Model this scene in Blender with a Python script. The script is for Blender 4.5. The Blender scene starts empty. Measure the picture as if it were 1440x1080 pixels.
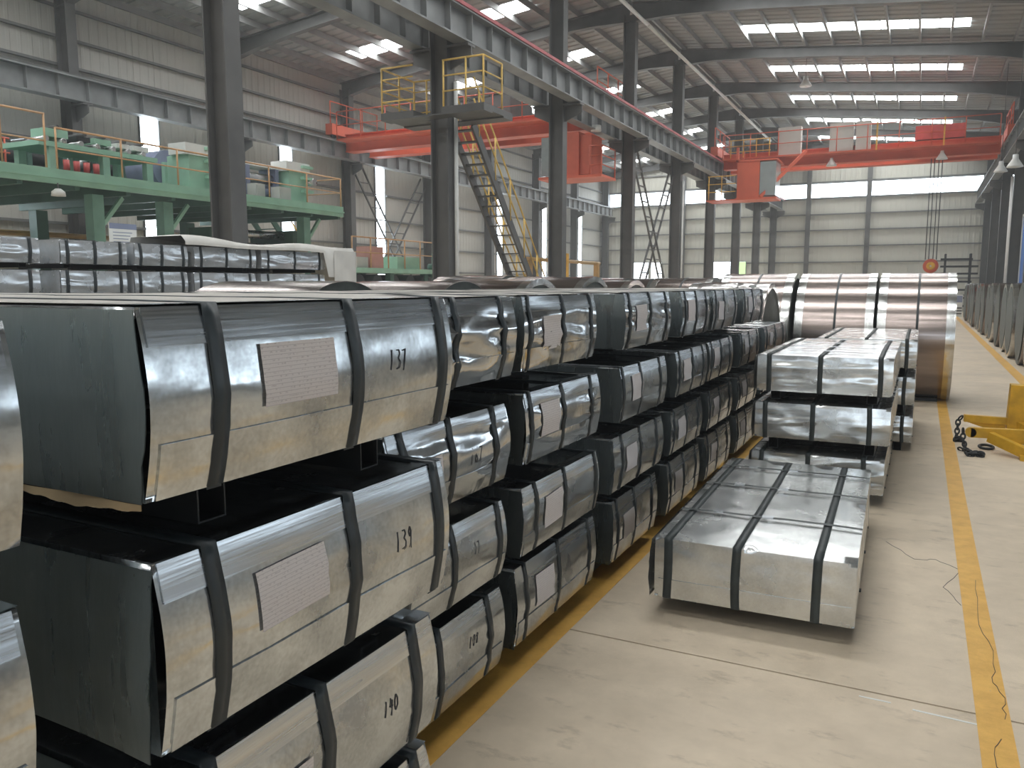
import bpy, bmesh, math, random
from mathutils import Vector, Matrix, noise

S = bpy.context.scene
COL = S.collection
PI = math.pi
rnd = random.Random(7)

# ---------------------------------------------------------------- camera, world, exposure
F, VPX, VPY, CAM_H = 1130.0, 1297.0, 400.0, 1.7
d = Vector((VPX - 720, 540 - VPY, -F)).normalized()      # the hall's long axis seen by the camera
zc = Vector((0, -d.z, d.y)).normalized()
xc = d.cross(zc)
cam = bpy.data.cameras.new('camera')
cam.sensor_width = 36.0
cam.lens = F / 1440 * 36
cam.clip_end = 400
cam_o = bpy.data.objects.new('camera', cam)
COL.objects.link(cam_o)
cam_o.matrix_world = Matrix.Translation((0, 0, CAM_H)) @ Matrix((xc, d, zc)).to_4x4()
S.camera = cam_o

W = bpy.data.worlds.new('overcast_sky')
S.world = W
W.use_nodes = True
bg = W.node_tree.nodes['Background']
bg.inputs[0].default_value = (0.78, 0.89, 1.0, 1)
bg.inputs[1].default_value = 1.6
DAY = 11.0            # daylight coming through roof panels
WIN = 6.0            # daylight coming through windows
S.view_settings.view_transform = 'Standard'
S.view_settings.look = 'None'
S.view_settings.gamma = 1
S.view_settings.use_curve_mapping = False
S.view_settings.exposure = 0.6
S.cycles.use_denoising = True
S.cycles.max_bounces = 8
S.cycles.sample_clamp_indirect = 8

# ---------------------------------------------------------------- materials
def nodes(name):
    m = bpy.data.materials.new(name)
    m.use_nodes = True
    nt = m.node_tree
    return m, nt, nt.nodes['Principled BSDF']

def ramp(nt, src, a, b, p0=0.3, p1=0.7):
    r = nt.nodes.new('ShaderNodeValToRGB')
    r.color_ramp.elements[0].position = p0
    r.color_ramp.elements[1].position = p1
    r.color_ramp.elements[0].color = (*a, 1)
    r.color_ramp.elements[1].color = (*b, 1)
    nt.links.new(src, r.inputs[0])
    return r

def tex(nt, scale, detail=3, stretch=(1, 1, 1), rough=0.5, coord='Object'):
    tc = nt.nodes.new('ShaderNodeTexCoord')
    mp = nt.nodes.new('ShaderNodeMapping')
    mp.inputs['Scale'].default_value = stretch
    nt.links.new(tc.outputs[coord], mp.inputs[0])
    n = nt.nodes.new('ShaderNodeTexNoise')
    n.inputs['Scale'].default_value = scale
    n.inputs['Detail'].default_value = detail
    n.inputs['Roughness'].default_value = rough
    nt.links.new(mp.outputs[0], n.inputs['Vector'])
    return n

def bump(nt, bs, src, strength, dist=0.01):
    b = nt.nodes.new('ShaderNodeBump')
    b.inputs['Strength'].default_value = strength
    b.inputs['Distance'].default_value = dist
    nt.links.new(src, b.inputs['Height'])
    nt.links.new(b.outputs[0], bs.inputs['Normal'])

def paint(name, c, rough=0.55, var=0.15, scale=3.0, metal=0.0, bmp=0.0):
    m, nt, bs = nodes(name)
    n = tex(nt, scale, 4)
    lo = tuple(x * (1 - var) for x in c)
    hi = tuple(min(1, x * (1 + var)) for x in c)
    r = ramp(nt, n.outputs[0], lo, hi)
    nt.links.new(r.outputs[0], bs.inputs['Base Color'])
    bs.inputs['Roughness'].default_value = rough
    bs.inputs['Metallic'].default_value = metal
    if bmp:
        bump(nt, bs, n.outputs[0], bmp)
    return m

def galv(name, c=(0.60, 0.62, 0.63), r0=0.18, r1=0.34, stretch=(1, 1, 1), bmp=0.06, mott=0.25, bscale=9.0, metal=1.0):
    m, nt, bs = nodes(name)
    n1 = tex(nt, 6.0, 5, stretch)
    n2 = tex(nt, 90.0, 2, stretch)
    mix = nt.nodes.new('ShaderNodeMath')
    mix.operation = 'MULTIPLY_ADD'
    nt.links.new(n2.outputs[0], mix.inputs[0])
    mix.inputs[1].default_value = 0.35
    nt.links.new(n1.outputs[0], mix.inputs[2])
    r = ramp(nt, mix.outputs[0], tuple(x * (1 - mott) for x in c), c, 0.5, 0.85)
    nt.links.new(r.outputs[0], bs.inputs['Base Color'])
    rr = ramp(nt, n1.outputs[0], (r1,) * 3, (r0,) * 3, 0.35, 0.65)
    nt.links.new(rr.outputs[0], bs.inputs['Roughness'])
    bs.inputs['Metallic'].default_value = metal
    nb = tex(nt, bscale, 3, stretch)
    bump(nt, bs, nb.outputs[0], bmp, 0.02)
    return m

def emit(name, c, s):
    m = bpy.data.materials.new(name)
    m.use_nodes = True
    nt = m.node_tree
    nt.nodes.remove(nt.nodes['Principled BSDF'])
    e = nt.nodes.new('ShaderNodeEmission')
    e.inputs[0].default_value = (*c, 1)
    e.inputs[1].default_value = s
    nt.links.new(e.outputs[0], nt.nodes['Material Output'].inputs[0])
    return m

M = {}
M['clad'] = paint('wall_cladding', (0.47, 0.455, 0.415), 0.5, 0.07, 0.6)
M['cladlow'] = paint('wall_cladding_far', (0.50, 0.49, 0.43), 0.5, 0.05, 0.6)
M['roof'] = paint('roof_sheet', (0.33, 0.335, 0.335), 0.6, 0.06, 0.5)
M['steel'] = paint('grey_steel', (0.095, 0.093, 0.09), 0.5, 0.2, 2.0)
M['beam'] = paint('beam_steel', (0.215, 0.22, 0.22), 0.45, 0.2, 2.0)
M['girt'] = paint('girt_steel', (0.16, 0.16, 0.155), 0.6, 0.1)
M['purlin'] = paint('purlin_zinc', (0.27, 0.27, 0.265), 0.6, 0.1)
M['rail'] = paint('conductor_rail', (0.42, 0.08, 0.09), 0.5, 0.2)
M['orange'] = paint('crane_orange', (0.62, 0.115, 0.055), 0.5, 0.12, 1.5)
M['yellow'] = paint('safety_yellow', (0.75, 0.42, 0.05), 0.5, 0.2, 4)
M['mustard'] = paint('worn_yellow_steel', (0.66, 0.37, 0.02), 0.5, 0.25, 6)
M['green'] = paint('machine_green', (0.33, 0.56, 0.42), 0.5, 0.12, 2)
M['mgreen'] = paint('leg_green', (0.19, 0.35, 0.27), 0.5, 0.2, 2)
M['railp'] = paint('faded_rail_paint', (0.58, 0.34, 0.17), 0.6, 0.2, 4)
M['raily'] = paint('pale_yellow_rail', (0.74, 0.50, 0.14), 0.55, 0.2, 4)
M['dgreen'] = paint('dark_green', (0.06, 0.13, 0.10), 0.5, 0.2, 2)
M['black'] = paint('black_steel', (0.02, 0.022, 0.024), 0.55, 0.3, 8)
M['strap'] = paint('steel_strap', (0.024, 0.032, 0.037), 0.36, 0.25, 14, 0.0)
M['sstrap'] = paint('dark_strap', (0.035, 0.043, 0.043), 0.55, 0.25, 14, 0.0)
M['paper'] = None
M['cloth'] = paint('dust_sheet', (0.66, 0.64, 0.60), 0.9, 0.1, 4, 0, 0.3)
M['kraft'] = paint('kraft_paper', (0.46, 0.34, 0.20), 0.9, 0.2, 8)
M['white'] = paint('white_enamel', (0.75, 0.75, 0.72), 0.4, 0.05)
M['grey'] = paint('light_grey_box', (0.55, 0.56, 0.52), 0.5, 0.06)
M['red'] = paint('red_motor', (0.45, 0.06, 0.05), 0.5, 0.2)
M['pink'] = paint('faded_red_box', (0.62, 0.33, 0.28), 0.6, 0.1)
M['blue'] = paint('blue_sheet', (0.03, 0.16, 0.55), 0.5, 0.1)
M['violet'] = paint('blue_grey_paint', (0.22, 0.25, 0.36), 0.4, 0.15)
M['pipe'] = paint('ochre_pipe', (0.45, 0.27, 0.09), 0.5, 0.15)
M['silver'] = galv('machine_steel', (0.62, 0.62, 0.62), 0.25, 0.4)
M['pale_top'] = paint('pale_top_reflection', (0.50, 0.47, 0.43), 0.6, 0.12, 5)  # pale layer added on tops, bright grazing reflection put into its colour
M['glass'] = paint('cab_glass', (0.30, 0.33, 0.33), 0.1, 0.1)
M['wrap'] = galv('galvanised_wrap', (0.66, 0.69, 0.71), 0.12, 0.28, mott=0.42, metal=0.9)
M['wrapl'] = galv('window_lit_wrap', (0.74, 0.77, 0.80), 0.16, 0.3, bmp=0.1, bscale=5, metal=0.65)  # paler copy of the wrap, window reflections put into its colour
M['wrapcr'] = galv('crinkled_galvanised_wrap', (0.70, 0.72, 0.74), 0.08, 0.2, bmp=0.16, bscale=5)
M['wraps'] = galv('stack_galvanised_wrap', (0.74, 0.75, 0.74), 0.15, 0.28, bmp=0.10, bscale=5, metal=0.82)
M['wrapd'] = galv('shaded_galvanised_end', (0.43, 0.50, 0.51), 0.22, 0.40, (3, 3, 0.35), 0.03, 0.15, metal=0.75)  # darker copy of the wrap, reflections of dark gaps put into its colour
M['wrapdd'] = galv('deep_shaded_galvanised_end', (0.24, 0.275, 0.285), 0.2, 0.38, (3, 3, 0.35), 0.03, 0.2, metal=0.8)  # darkest copy for farther stacks, shade between them put into colour
M['guard'] = galv('edge_guard', (0.66, 0.69, 0.72), 0.2, 0.3, (1, 0.15, 6), 0.05)
M['coil'] = galv('coil_steel', (0.36, 0.30, 0.275), 0.17, 0.26, (0.2, 4, 4), 0.02, 0.1)
M['coilfoil'] = galv('coil_foil', (0.66, 0.63, 0.61), 0.1, 0.22, bmp=0.35, bscale=5)
M['band'] = galv('coil_edge_band', (0.78, 0.78, 0.76), 0.12, 0.24, bmp=0.12)
M['coilend'] = paint('coil_side_wall', (0.075, 0.085, 0.075), 0.5, 0.3, 12, 0.3)
M['marker'] = paint('marker_ink', (0.02, 0.022, 0.03), 0.6, 0.1)
M['sky'] = emit('roof_daylight_panel', (0.97, 1.0, 1.0), DAY)
M['win'] = emit('window_daylight', (0.82, 0.92, 1.0), WIN)
M['winr'] = emit('frosted_window_daylight', (0.78, 0.90, 1.0), 3.2)
M['wing'] = emit('window_green_view', (0.62, 0.95, 0.42), 1.0)
M['lampon'] = emit('lamp_glow', (1.0, 0.95, 0.85), 6.0)

def floor_mat():
    m, nt, bs = nodes('concrete_floor')
    a = tex(nt, 0.7, 6, rough=0.6)
    b = tex(nt, 5.0, 5, rough=0.65)
    c = tex(nt, 60.0, 3)
    add = nt.nodes.new('ShaderNodeMath'); add.operation = 'MULTIPLY_ADD'
    nt.links.new(b.outputs[0], add.inputs[0]); add.inputs[1].default_value = 0.5
    nt.links.new(a.outputs[0], add.inputs[2])
    r = ramp(nt, add.outputs[0], (0.54, 0.44, 0.32), (0.76, 0.63, 0.475), 0.5, 0.95)
    sp = tex(nt, 3.3, 7, (1, 2.2, 1), 0.7)
    sr = ramp(nt, sp.outputs[0], (1, 1, 1), (0.66, 0.64, 0.62), 0.57, 0.72)
    mul = nt.nodes.new('ShaderNodeMix'); mul.data_type = 'RGBA'; mul.blend_type = 'MULTIPLY'
    mul.inputs[0].default_value = 1
    nt.links.new(r.outputs[0], mul.inputs[6]); nt.links.new(sr.outputs[0], mul.inputs[7])
    nt.links.new(mul.outputs[2], bs.inputs['Base Color'])
    rr = ramp(nt, a.outputs[0], (0.5,) * 3, (0.72,) * 3)
    nt.links.new(rr.outputs[0], bs.inputs['Roughness'])
    bump(nt, bs, c.outputs[0], 0.08, 0.004)
    return m
M['floor'] = floor_mat()

def line_mat():
    m, nt, bs = nodes('floor_line_paint')
    a = tex(nt, 7.0, 6, rough=0.7)
    r = ramp(nt, a.outputs[0], (0.68, 0.37, 0.07), (0.82, 0.47, 0.10), 0.35, 0.6)
    w = tex(nt, 14.0, 7, rough=0.75)
    wr = ramp(nt, w.outputs[0], (0, 0, 0), (1, 1, 1), 0.64, 0.72)
    mx = nt.nodes.new('ShaderNodeMix'); mx.data_type = 'RGBA'
    nt.links.new(wr.outputs[0], mx.inputs[0])
    nt.links.new(r.outputs[0], mx.inputs[6]); mx.inputs[7].default_value = (0.48, 0.38, 0.27, 1)
    nt.links.new(mx.outputs[2], bs.inputs['Base Color'])
    bs.inputs['Roughness'].default_value = 0.55
    return m
M['line'] = line_mat()

def paper_mat():
    # a packing slip: ruled grey table rows with broken runs of small type
    m, nt, bs = nodes('packing_slip')
    tc = nt.nodes.new('ShaderNodeTexCoord')
    sep = nt.nodes.new('ShaderNodeSeparateXYZ')
    nt.links.new(tc.outputs['UV'], sep.inputs[0])
    def fr(src, k):
        a = nt.nodes.new('ShaderNodeMath'); a.operation = 'MULTIPLY'; a.inputs[1].default_value = k
        nt.links.new(src, a.inputs[0])
        b = nt.nodes.new('ShaderNodeMath'); b.operation = 'FRACT'
        nt.links.new(a.outputs[0], b.inputs[0]); return b
    def lt(src, v, op='LESS_THAN'):
        a = nt.nodes.new('ShaderNodeMath'); a.operation = op; a.inputs[1].default_value = v
        nt.links.new(src, a.inputs[0]); return a
    rows = lt(fr(sep.outputs[1], 15).outputs[0], 0.16)
    typ = lt(fr(sep.outputs[1], 15).outputs[0], 0.62, 'GREATER_THAN')
    n = nt.nodes.new('ShaderNodeTexNoise'); n.inputs['Scale'].default_value = 1
    mp = nt.nodes.new('ShaderNodeMapping'); mp.inputs['Scale'].default_value = (26, 15, 1)
    nt.links.new(tc.outputs['UV'], mp.inputs[0]); nt.links.new(mp.outputs[0], n.inputs['Vector'])
    word = lt(n.outputs[0], 0.58, 'GREATER_THAN')
    t = nt.nodes.new('ShaderNodeMath'); t.operation = 'MULTIPLY'
    nt.links.new(typ.outputs[0], t.inputs[0]); nt.links.new(word.outputs[0], t.inputs[1])
    mx = nt.nodes.new('ShaderNodeMath'); mx.operation = 'MAXIMUM'
    nt.links.new(rows.outputs[0], mx.inputs[0]); nt.links.new(t.outputs[0], mx.inputs[1])
    r = ramp(nt, mx.outputs[0], (0.72, 0.67, 0.66), (0.56, 0.51, 0.51), 0, 1)
    nt.links.new(r.outputs[0], bs.inputs['Base Color'])
    bs.inputs['Roughness'].default_value = 0.6
    return m
M['paper'] = paper_mat()

# ---------------------------------------------------------------- mesh helpers
class MB:
    def __init__(s):
        s.v = []; s.f = []; s.sm = []; s.uv = None
    def quad(s, a, b, c, e, smooth=False):
        n = len(s.v); s.v += [a, b, c, e]; s.f.append((n, n + 1, n + 2, n + 3)); s.sm.append(smooth)
    def box(s, x0, x1, y0, y1, z0, z1):
        n = len(s.v)
        s.v += [(x, y, z) for z in (z0, z1) for y in (y0, y1) for x in (x0, x1)]
        for q in ((0, 2, 3, 1), (4, 5, 7, 6), (0, 1, 5, 4), (2, 6, 7, 3), (0, 4, 6, 2), (1, 3, 7, 5)):
            s.f.append(tuple(n + i for i in q)); s.sm.append(False)
        return s
    def cbox(s, c, sz):
        return s.box(c[0] - sz[0] / 2, c[0] + sz[0] / 2, c[1] - sz[1] / 2, c[1] + sz[1] / 2, c[2] - sz[2] / 2, c[2] + sz[2] / 2)
    def bar(s, p, q, w, h, up=(0, 0, 1)):
        p = Vector(p); q = Vector(q); t = (q - p).normalized(); u = Vector(up)
        if abs(t.dot(u)) > 0.95: u = Vector((1, 0, 0))
        a = t.cross(u).normalized(); b = a.cross(t).normalized()
        n = len(s.v)
        for c in (p, q):
            for i, j in ((-1, -1), (1, -1), (1, 1), (-1, 1)):
                s.v.append(tuple(c + a * (w / 2 * i) + b * (h / 2 * j)))
        for f in ((0, 1, 2, 3), (7, 6, 5, 4), (0, 4, 5, 1), (1, 5, 6, 2), (2, 6, 7, 3), (3, 7, 4, 0)):
            s.f.append(tuple(n + i for i in f)); s.sm.append(False)
        return s
    def tube(s, pts, r, n=8, closed=False):
        pts = [Vector(p) for p in pts]
        base = len(s.v); k = len(pts); nrm = None
        for i, p in enumerate(pts):
            a = pts[(i - 1) % k] if (closed or i > 0) else p
            b = pts[(i + 1) % k] if (closed or i < k - 1) else p
            t = (b - a).normalized()
            if nrm is None:
                u = Vector((0, 0, 1)) if abs(t.z) < 0.9 else Vector((1, 0, 0))
                nrm = t.cross(u).normalized()
            nrm = (nrm - t * nrm.dot(t)).normalized()
            bn = t.cross(nrm)
            for j in range(n):
                an = 2 * PI * j / n
                s.v.append(tuple(p + (nrm * math.cos(an) + bn * math.sin(an)) * r))
        m = k if closed else k - 1
        for i in range(m):
            for j in range(n):
                i2 = (i + 1) % k; j2 = (j + 1) % n
                s.f.append((base + i * n + j, base + i * n + j2, base + i2 * n + j2, base + i2 * n + j)); s.sm.append(True)
        if not closed:
            s.f.append(tuple(base + j for j in reversed(range(n)))); s.sm.append(False)
            s.f.append(tuple(base + (k - 1) * n + j for j in range(n))); s.sm.append(False)
        return s
    def grid(s, fn, nu, nv, smooth=True, flip=False):
        n = len(s.v)
        for i in range(nu + 1):
            for j in range(nv + 1):
                s.v.append(tuple(fn(i / nu, j / nv)))
        for i in range(nu):
            for j in range(nv):
                a = n + i * (nv + 1) + j
                q = (a, a + nv + 1, a + nv + 2, a + 1)
                s.f.append(q[::-1] if flip else q); s.sm.append(smooth)
        return s
    def ring(s, prof, n=40, axis='x', seg=None):
        # lathe of a closed profile [(axial, radius)] about an axis through the origin
        base = len(s.v); k = len(prof)
        for i in range(n):
            a = 2 * PI * i / n
            for (x, r) in prof:
                c, q = r * math.cos(a), r * math.sin(a)
                s.v.append((x, c, q) if axis == 'x' else ((c, q, x) if axis == 'z' else (c, x, q)))
        for i in range(n):
            for j in range(k):
                i2 = (i + 1) % n; j2 = (j + 1) % k
                s.f.append((base + i * k + j, base + i * k + j2, base + i2 * k + j2, base + i2 * k + j)); s.sm.append(True)
        return s
    def mesh(s, name, mat, sharp=None, weld=False):
        me = bpy.data.meshes.new(name)
        me.from_pydata(s.v, [], s.f)
        if weld:
            bm = bmesh.new(); bm.from_mesh(me)
            bmesh.ops.remove_doubles(bm, verts=bm.verts, dist=1e-5)
            bmesh.ops.recalc_face_normals(bm, faces=bm.faces)
            bm.to_mesh(me); bm.free()
            for p in me.polygons: p.use_smooth = True
        else:
            me.polygons.foreach_set('use_smooth', s.sm)
        if sharp: me.set_sharp_from_angle(angle=math.radians(sharp))
        me.materials.append(mat if not isinstance(mat, str) else M[mat])
        me.update()
        return me
    def build(s, name, mat, parent=None, loc=(0, 0, 0), sharp=None, weld=False):
        return put(name, s.mesh(name, mat, sharp, weld), parent, loc)

def put(name, me, parent=None, loc=(0, 0, 0), rz=0.0):
    o = bpy.data.objects.new(name, me)
    COL.objects.link(o)
    o.location = loc
    if rz: o.rotation_euler = (0, 0, rz)
    if parent: o.parent = parent
    return o

def tag(o, label=None, cat=None, group=None, kind=None):
    if label: o['label'] = label
    if cat: o['category'] = cat
    if group: o['group'] = group
    if kind: o['kind'] = kind
    return o

def thing(name, label, cat, loc=(0, 0, 0), rz=0.0, group=None, kind=None):
    o = put(name, None, None, loc, rz)
    o.empty_display_size = 0.2
    return tag(o, label, cat, group, kind)

ORD = ['first', 'second', 'third', 'fourth', 'fifth', 'sixth', 'seventh', 'eighth', 'ninth', 'tenth', 'eleventh', 'twelfth', 'thirteenth', 'fourteenth', 'fifteenth', 'sixteenth']

# ---------------------------------------------------------------- hall dimensions
Y0, Y1 = -14.0, 57.5
XL, XM, XR, XRR = -21.6, -9.2, 3.3, 15.7
COLY = [8.9 + 6.03 * k for k in range(-3, 9)]
def roof_z(x):
    if x <= XR: return 11.25 - 0.105 * abs(x - XM)
    return 11.25 - 0.105 * (XR - XM) + 0.105 * (x - XR)

# floor: cast slabs with open joints over a dark bed
fl = thing('floor', 'beige concrete floor of cast slabs with thin dark joints', 'floor', kind='structure')
MB().box(XL - 0.4, XRR + 0.4, Y0, Y1 + 0.4, -0.35, -0.13).build('bed', 'black', fl)
ys = [Y0] + [3.53 - 6 * k for k in (2, 1, 0)] + [3.53 + 6 * k for k in range(1, 9)] + [Y1 + 0.4]
xs = [XL - 0.4, -15.2, -9.2, -3.2, 3.0, 9.2, XRR + 0.4]
for i in range(len(xs) - 1):
    for j in range(len(ys) - 1):
        g = 0.006
        MB().box(xs[i] + g, xs[i + 1] - g, ys[j] + g, ys[j + 1] - g, -0.13, 0).build('slab', 'floor', fl)
def ribbon(pts, w, z=0.0015):
    b = MB()
    if len(pts) > 2:
        q = [pts[0]]
        for (x0, y0), (x1, y1) in zip(pts[:-1], pts[1:]):
            for t in (0.25, 0.5, 0.75, 1.0):
                j = 0.012 if t < 1 else 0
                q.append((x0 + (x1 - x0) * t + rnd.uniform(-j, j), y0 + (y1 - y0) * t + rnd.uniform(-j, j)))
        pts = q
    for (x0, y0), (x1, y1) in zip(pts[:-1], pts[1:]):
        b.bar((x0, y0, z - 0.001), (x1, y1, z - 0.001), w, 0.002)
    return b
ribbon([(0.37, 5.2), (0.35, 4.6), (0.39, 4.2), (0.365, 3.9), (0.40, 3.72), (0.385, 3.53)], 0.002, 0.0045).build('crack', 'black', fl)
ribbon([(-0.12, 5.75), (0.05, 5.45), (0.17, 5.5), (0.30, 5.35), (0.2, 5.0), (0.28, 4.75)], 0.0025).build('crack', 'black', fl)
ribbon([(0.36, 3.36), (0.33, 3.2), (0.37, 3.0), (0.36, 2.7)], 0.002, 0.0045).build('crack', 'black', fl)
ribbon([(-0.14, 3.47), (-0.02, 3.47)], 0.008).build('chalk_mark', 'white', fl)
ribbon([(0.06, 3.45), (0.30, 3.44)], 0.010).build('chalk_mark', 'white', fl)
gr = MB().box(-150, 150, -150, 200, -0.6, -0.36).build('ground', 'floor')
tag(gr, 'plain yard ground around and below the hall', 'ground', kind='structure')

for x0, x1, ya, yb, lb in ((-1.655, -1.465, Y0, 44, 'yellow painted floor line running beside the long row of steel stacks'),
                           (0.285, 0.405, Y0, 50, 'yellow painted floor line down the open aisle past the big coils'),
                           (1.60, 1.78, Y0, 50, 'yellow painted floor line in front of the coil row by the columns')):
    tag(MB().box(x0, x1, ya, yb, 0.0003, 0.0022).build('floor_line', 'line'), lb, 'floor line')

# thin haze volume added to lighten distant blacks, standing in for lens bloom
hz = bpy.data.materials.new('hall_haze'); hz.use_nodes = True
hz.node_tree.nodes.remove(hz.node_tree.nodes['Principled BSDF'])
vs = hz.node_tree.nodes.new('ShaderNodeVolumeScatter')
vs.inputs['Color'].default_value = (1, 1, 1, 1); vs.inputs['Density'].default_value = 0.003; vs.inputs['Anisotropy'].default_value = 0.3
hz.node_tree.links.new(vs.outputs[0], hz.node_tree.nodes['Material Output'].inputs['Volume'])
tag(MB().box(XL + 0.05, XRR - 0.05, Y0 + 0.05, Y1 - 0.05, 0.003, 9.3).build('haze', hz), 'thin bright haze volume added to the hall in place of lens bloom', 'haze', kind='structure')

# corrugated sheets with holes
def corrugated(rects_of, u0, u1, z0, z1, holes, rib=0.3, dep=0.012, to=lambda u, z, k: (u, k, z)):
    us = sorted({u0, u1, *[h[0] for h in holes], *[h[1] for h in holes]})
    us = [u for u in us if u0 <= u <= u1]
    zs = sorted({z0, z1, *[h[2] for h in holes], *[h[3] for h in holes]})
    b = MB()
    for i in range(len(us) - 1):
        # merge vertical runs
        run = None
        for j in range(len(zs) - 1):
            cu, cz = (us[i] + us[i + 1]) / 2, (zs[j] + zs[j + 1]) / 2
            inh = any(h[0] < cu < h[1] and h[2] < cz < h[3] for h in holes)
            if not inh:
                run = (run[0], zs[j + 1]) if run else (zs[j], zs[j + 1])
            if run and (inh or j == len(zs) - 2):
                u = us[i]
                while u < us[i + 1] - 1e-4:
                    e = min(u + rib, us[i + 1]); t = e - u
                    p = [(u, 0), (u + t * 0.55, 0), (u + t * 0.65, dep), (u + t * 0.9, dep), (e, 0)]
                    for (a, ka), (c, kc) in zip(p[:-1], p[1:]):
                        b.quad(to(a, run[0], ka), to(c, run[0], kc), to(c, run[1], kc), to(a, run[1], ka))
                    u = e
                run = None
    return b

# left wall with tall daylight slots
LW = [5.4, 11.4, 17.39, 23.4, 29.3, 35.46, 40.6, 46.67, 52.67]
holes = [(y, y + 0.74, 1.3, 6.85) for y in LW]
wl = corrugated(None, Y0, Y1, 0, roof_z(XL), holes, to=lambda u, z, k: (XL + k, u, z)).build('wall_left', 'clad')
tag(wl, 'beige ribbed cladding wall behind the green mezzanine', 'wall', kind='structure')
for z in (1.2, 2.3, 3.4, 4.5, 5.6, 7.7, 8.45, 9.25):
    b = MB()
    ed = [Y0] + [e for y in LW for e in (y, y + 0.74)] + [Y1]
    if 1.3 < z < 6.85:
        for a, c in zip(ed[0::2], ed[1::2]): b.box(XL + 0.036, XL + 0.14, a, c, z - 0.035, z + 0.035)
    else:
        b.box(XL + 0.036, XL + 0.14, Y0, Y1, z - 0.035, z + 0.035)
    b.build('girt', 'girt', wl)
wn = [0]
def window(rect, plane, k, mat, nu, nv, label, fm='girt', dep=0.05):
    """a daylight window in a wall plane: frame, muntins and separate panes"""
    wn[0] += 1
    u0, u1, z0, z1 = rect
    P = (lambda u, z, t: (k + t, u, z)) if plane == 'x' else (lambda u, z, t: (u, k + t, z))
    o = thing('window_%d' % wn[0], label, 'window', P((u0 + u1) / 2, z0, 0), kind='structure')
    ox, oy, oz = o.location
    def bx(b, a0, a1, c0, c1, t0, t1):
        p, q = P(a0, c0, t0), P(a1, c1, t1)
        b.box(min(p[0], q[0]) - ox, max(p[0], q[0]) - ox, min(p[1], q[1]) - oy, max(p[1], q[1]) - oy, c0 - oz, c1 - oz)
        return b
    f = MB(); w = 0.03
    bx(f, u0, u0 + w, z0, z1, -dep, dep); bx(f, u1 - w, u1, z0, z1, -dep, dep)
    bx(f, u0 + w, u1 - w, z0, z0 + w, -dep, dep); bx(f, u0 + w, u1 - w, z1 - w, z1, -dep, dep)
    f.build('frame', fm, o)
    du = (u1 - u0 - 2 * w) / nu; dz = (z1 - z0 - 2 * w) / nv; g = 0.012
    for i in range(nu):
        for j in range(nv):
            bx(MB(), u0 + w + i * du + g, u0 + w + (i + 1) * du - g, z0 + w + j * dz + g, z0 + w + (j + 1) * dz - g, -0.01, 0.01).build('pane', mat, o)
    m = MB()
    for i in range(1, nu): bx(m, u0 + w + i * du - g, u0 + w + i * du + g, z0 + w, z1 - w, -0.02, 0.02)
    for j in range(1, nv): bx(m, u0 + w, u1 - w, z0 + w + j * dz - g, z0 + w + j * dz + g, -0.019, 0.019)
    if m.f: m.build('muntin', fm, o)
    return o
for i, y in enumerate(LW):
    window((y, y + 0.74, 1.3, 6.85), 'x', XL + 0.02, 'win', 1, 5, 'tall narrow bright window slot in the left wall, %s from the camera end' % ORD[i])

# far wall: long clerestory, small low windows
FH = [(-21.0, -9.45, 7.35, 8.3), (-8.95, 3.0, 7.35, 8.3), (3.8, 15.0, 7.35, 8.3), (-19.1, -17.9, 0.9, 3.3), (-17.75, -16.9, 0.9, 3.3), (-13.35, -11.85, 0.9, 3.3), (-11.55, -10.95, 0.9, 3.3)]
wf = corrugated(None, XL, XRR, 0, 11.3, FH, to=lambda u, z, k: (u, Y1 - k, z)).build('wall_far', 'cladlow')
tag(wf, 'far end wall of pale ribbed cladding under the long bright window', 'wall', kind='structure')
for z in (1.05, 2.1, 3.16, 4.21, 5.25, 6.28, 7.3, 8.36, 9.4):
    b = MB()
    if z in (1.05, 2.1, 3.16):
        for a, c in ((XL, -19.1), (-16.9, -13.35), (-10.95, XRR)): b.box(a, c, Y1 - 0.14, Y1 - 0.036, z - 0.04, z + 0.04)
    else:
        b.box(XL, XRR, Y1 - 0.14, Y1 - 0.036, z - 0.04, z + 0.04)
    b.build('girt', 'girt', wf)
for r, mt, nu, nv, lb in zip(FH, ('win', 'win', 'win', 'win', 'win', 'win', 'wing'), (6, 6, 6, 2, 2, 3, 1), (1, 1, 1, 4, 4, 4, 2),
                             ('long bright clerestory window of the left bay in the far wall', 'long bright clerestory window above the far end of the main aisle',
                              'long clerestory window of the neighbouring bay beyond the right columns', 'low gridded window in the far wall seen through the laced cross brace',
                              'low gridded window in the far wall just right of the cross brace', 'low gridded bright window between two central columns at the far end',
                              'narrow low window with green view beside a central column')):
    window(r, 'y', Y1 - 0.02, mt, nu, nv, lb)
for i, (x, lb) in enumerate(((-7.0, 'slim wind column on the far wall next to the cab of the orange crane'), (-3.35, 'slim wind column in the middle of the far aisle wall'), (-15.4, 'slim wind column on the far wall of the left bay'))):
    c = MB().box(x - 0.14, x + 0.14, Y1 - 0.40, Y1 - 0.16, 0, 11.0).build('column', 'steel')
    tag(c, lb, 'column', kind='structure')

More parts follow.
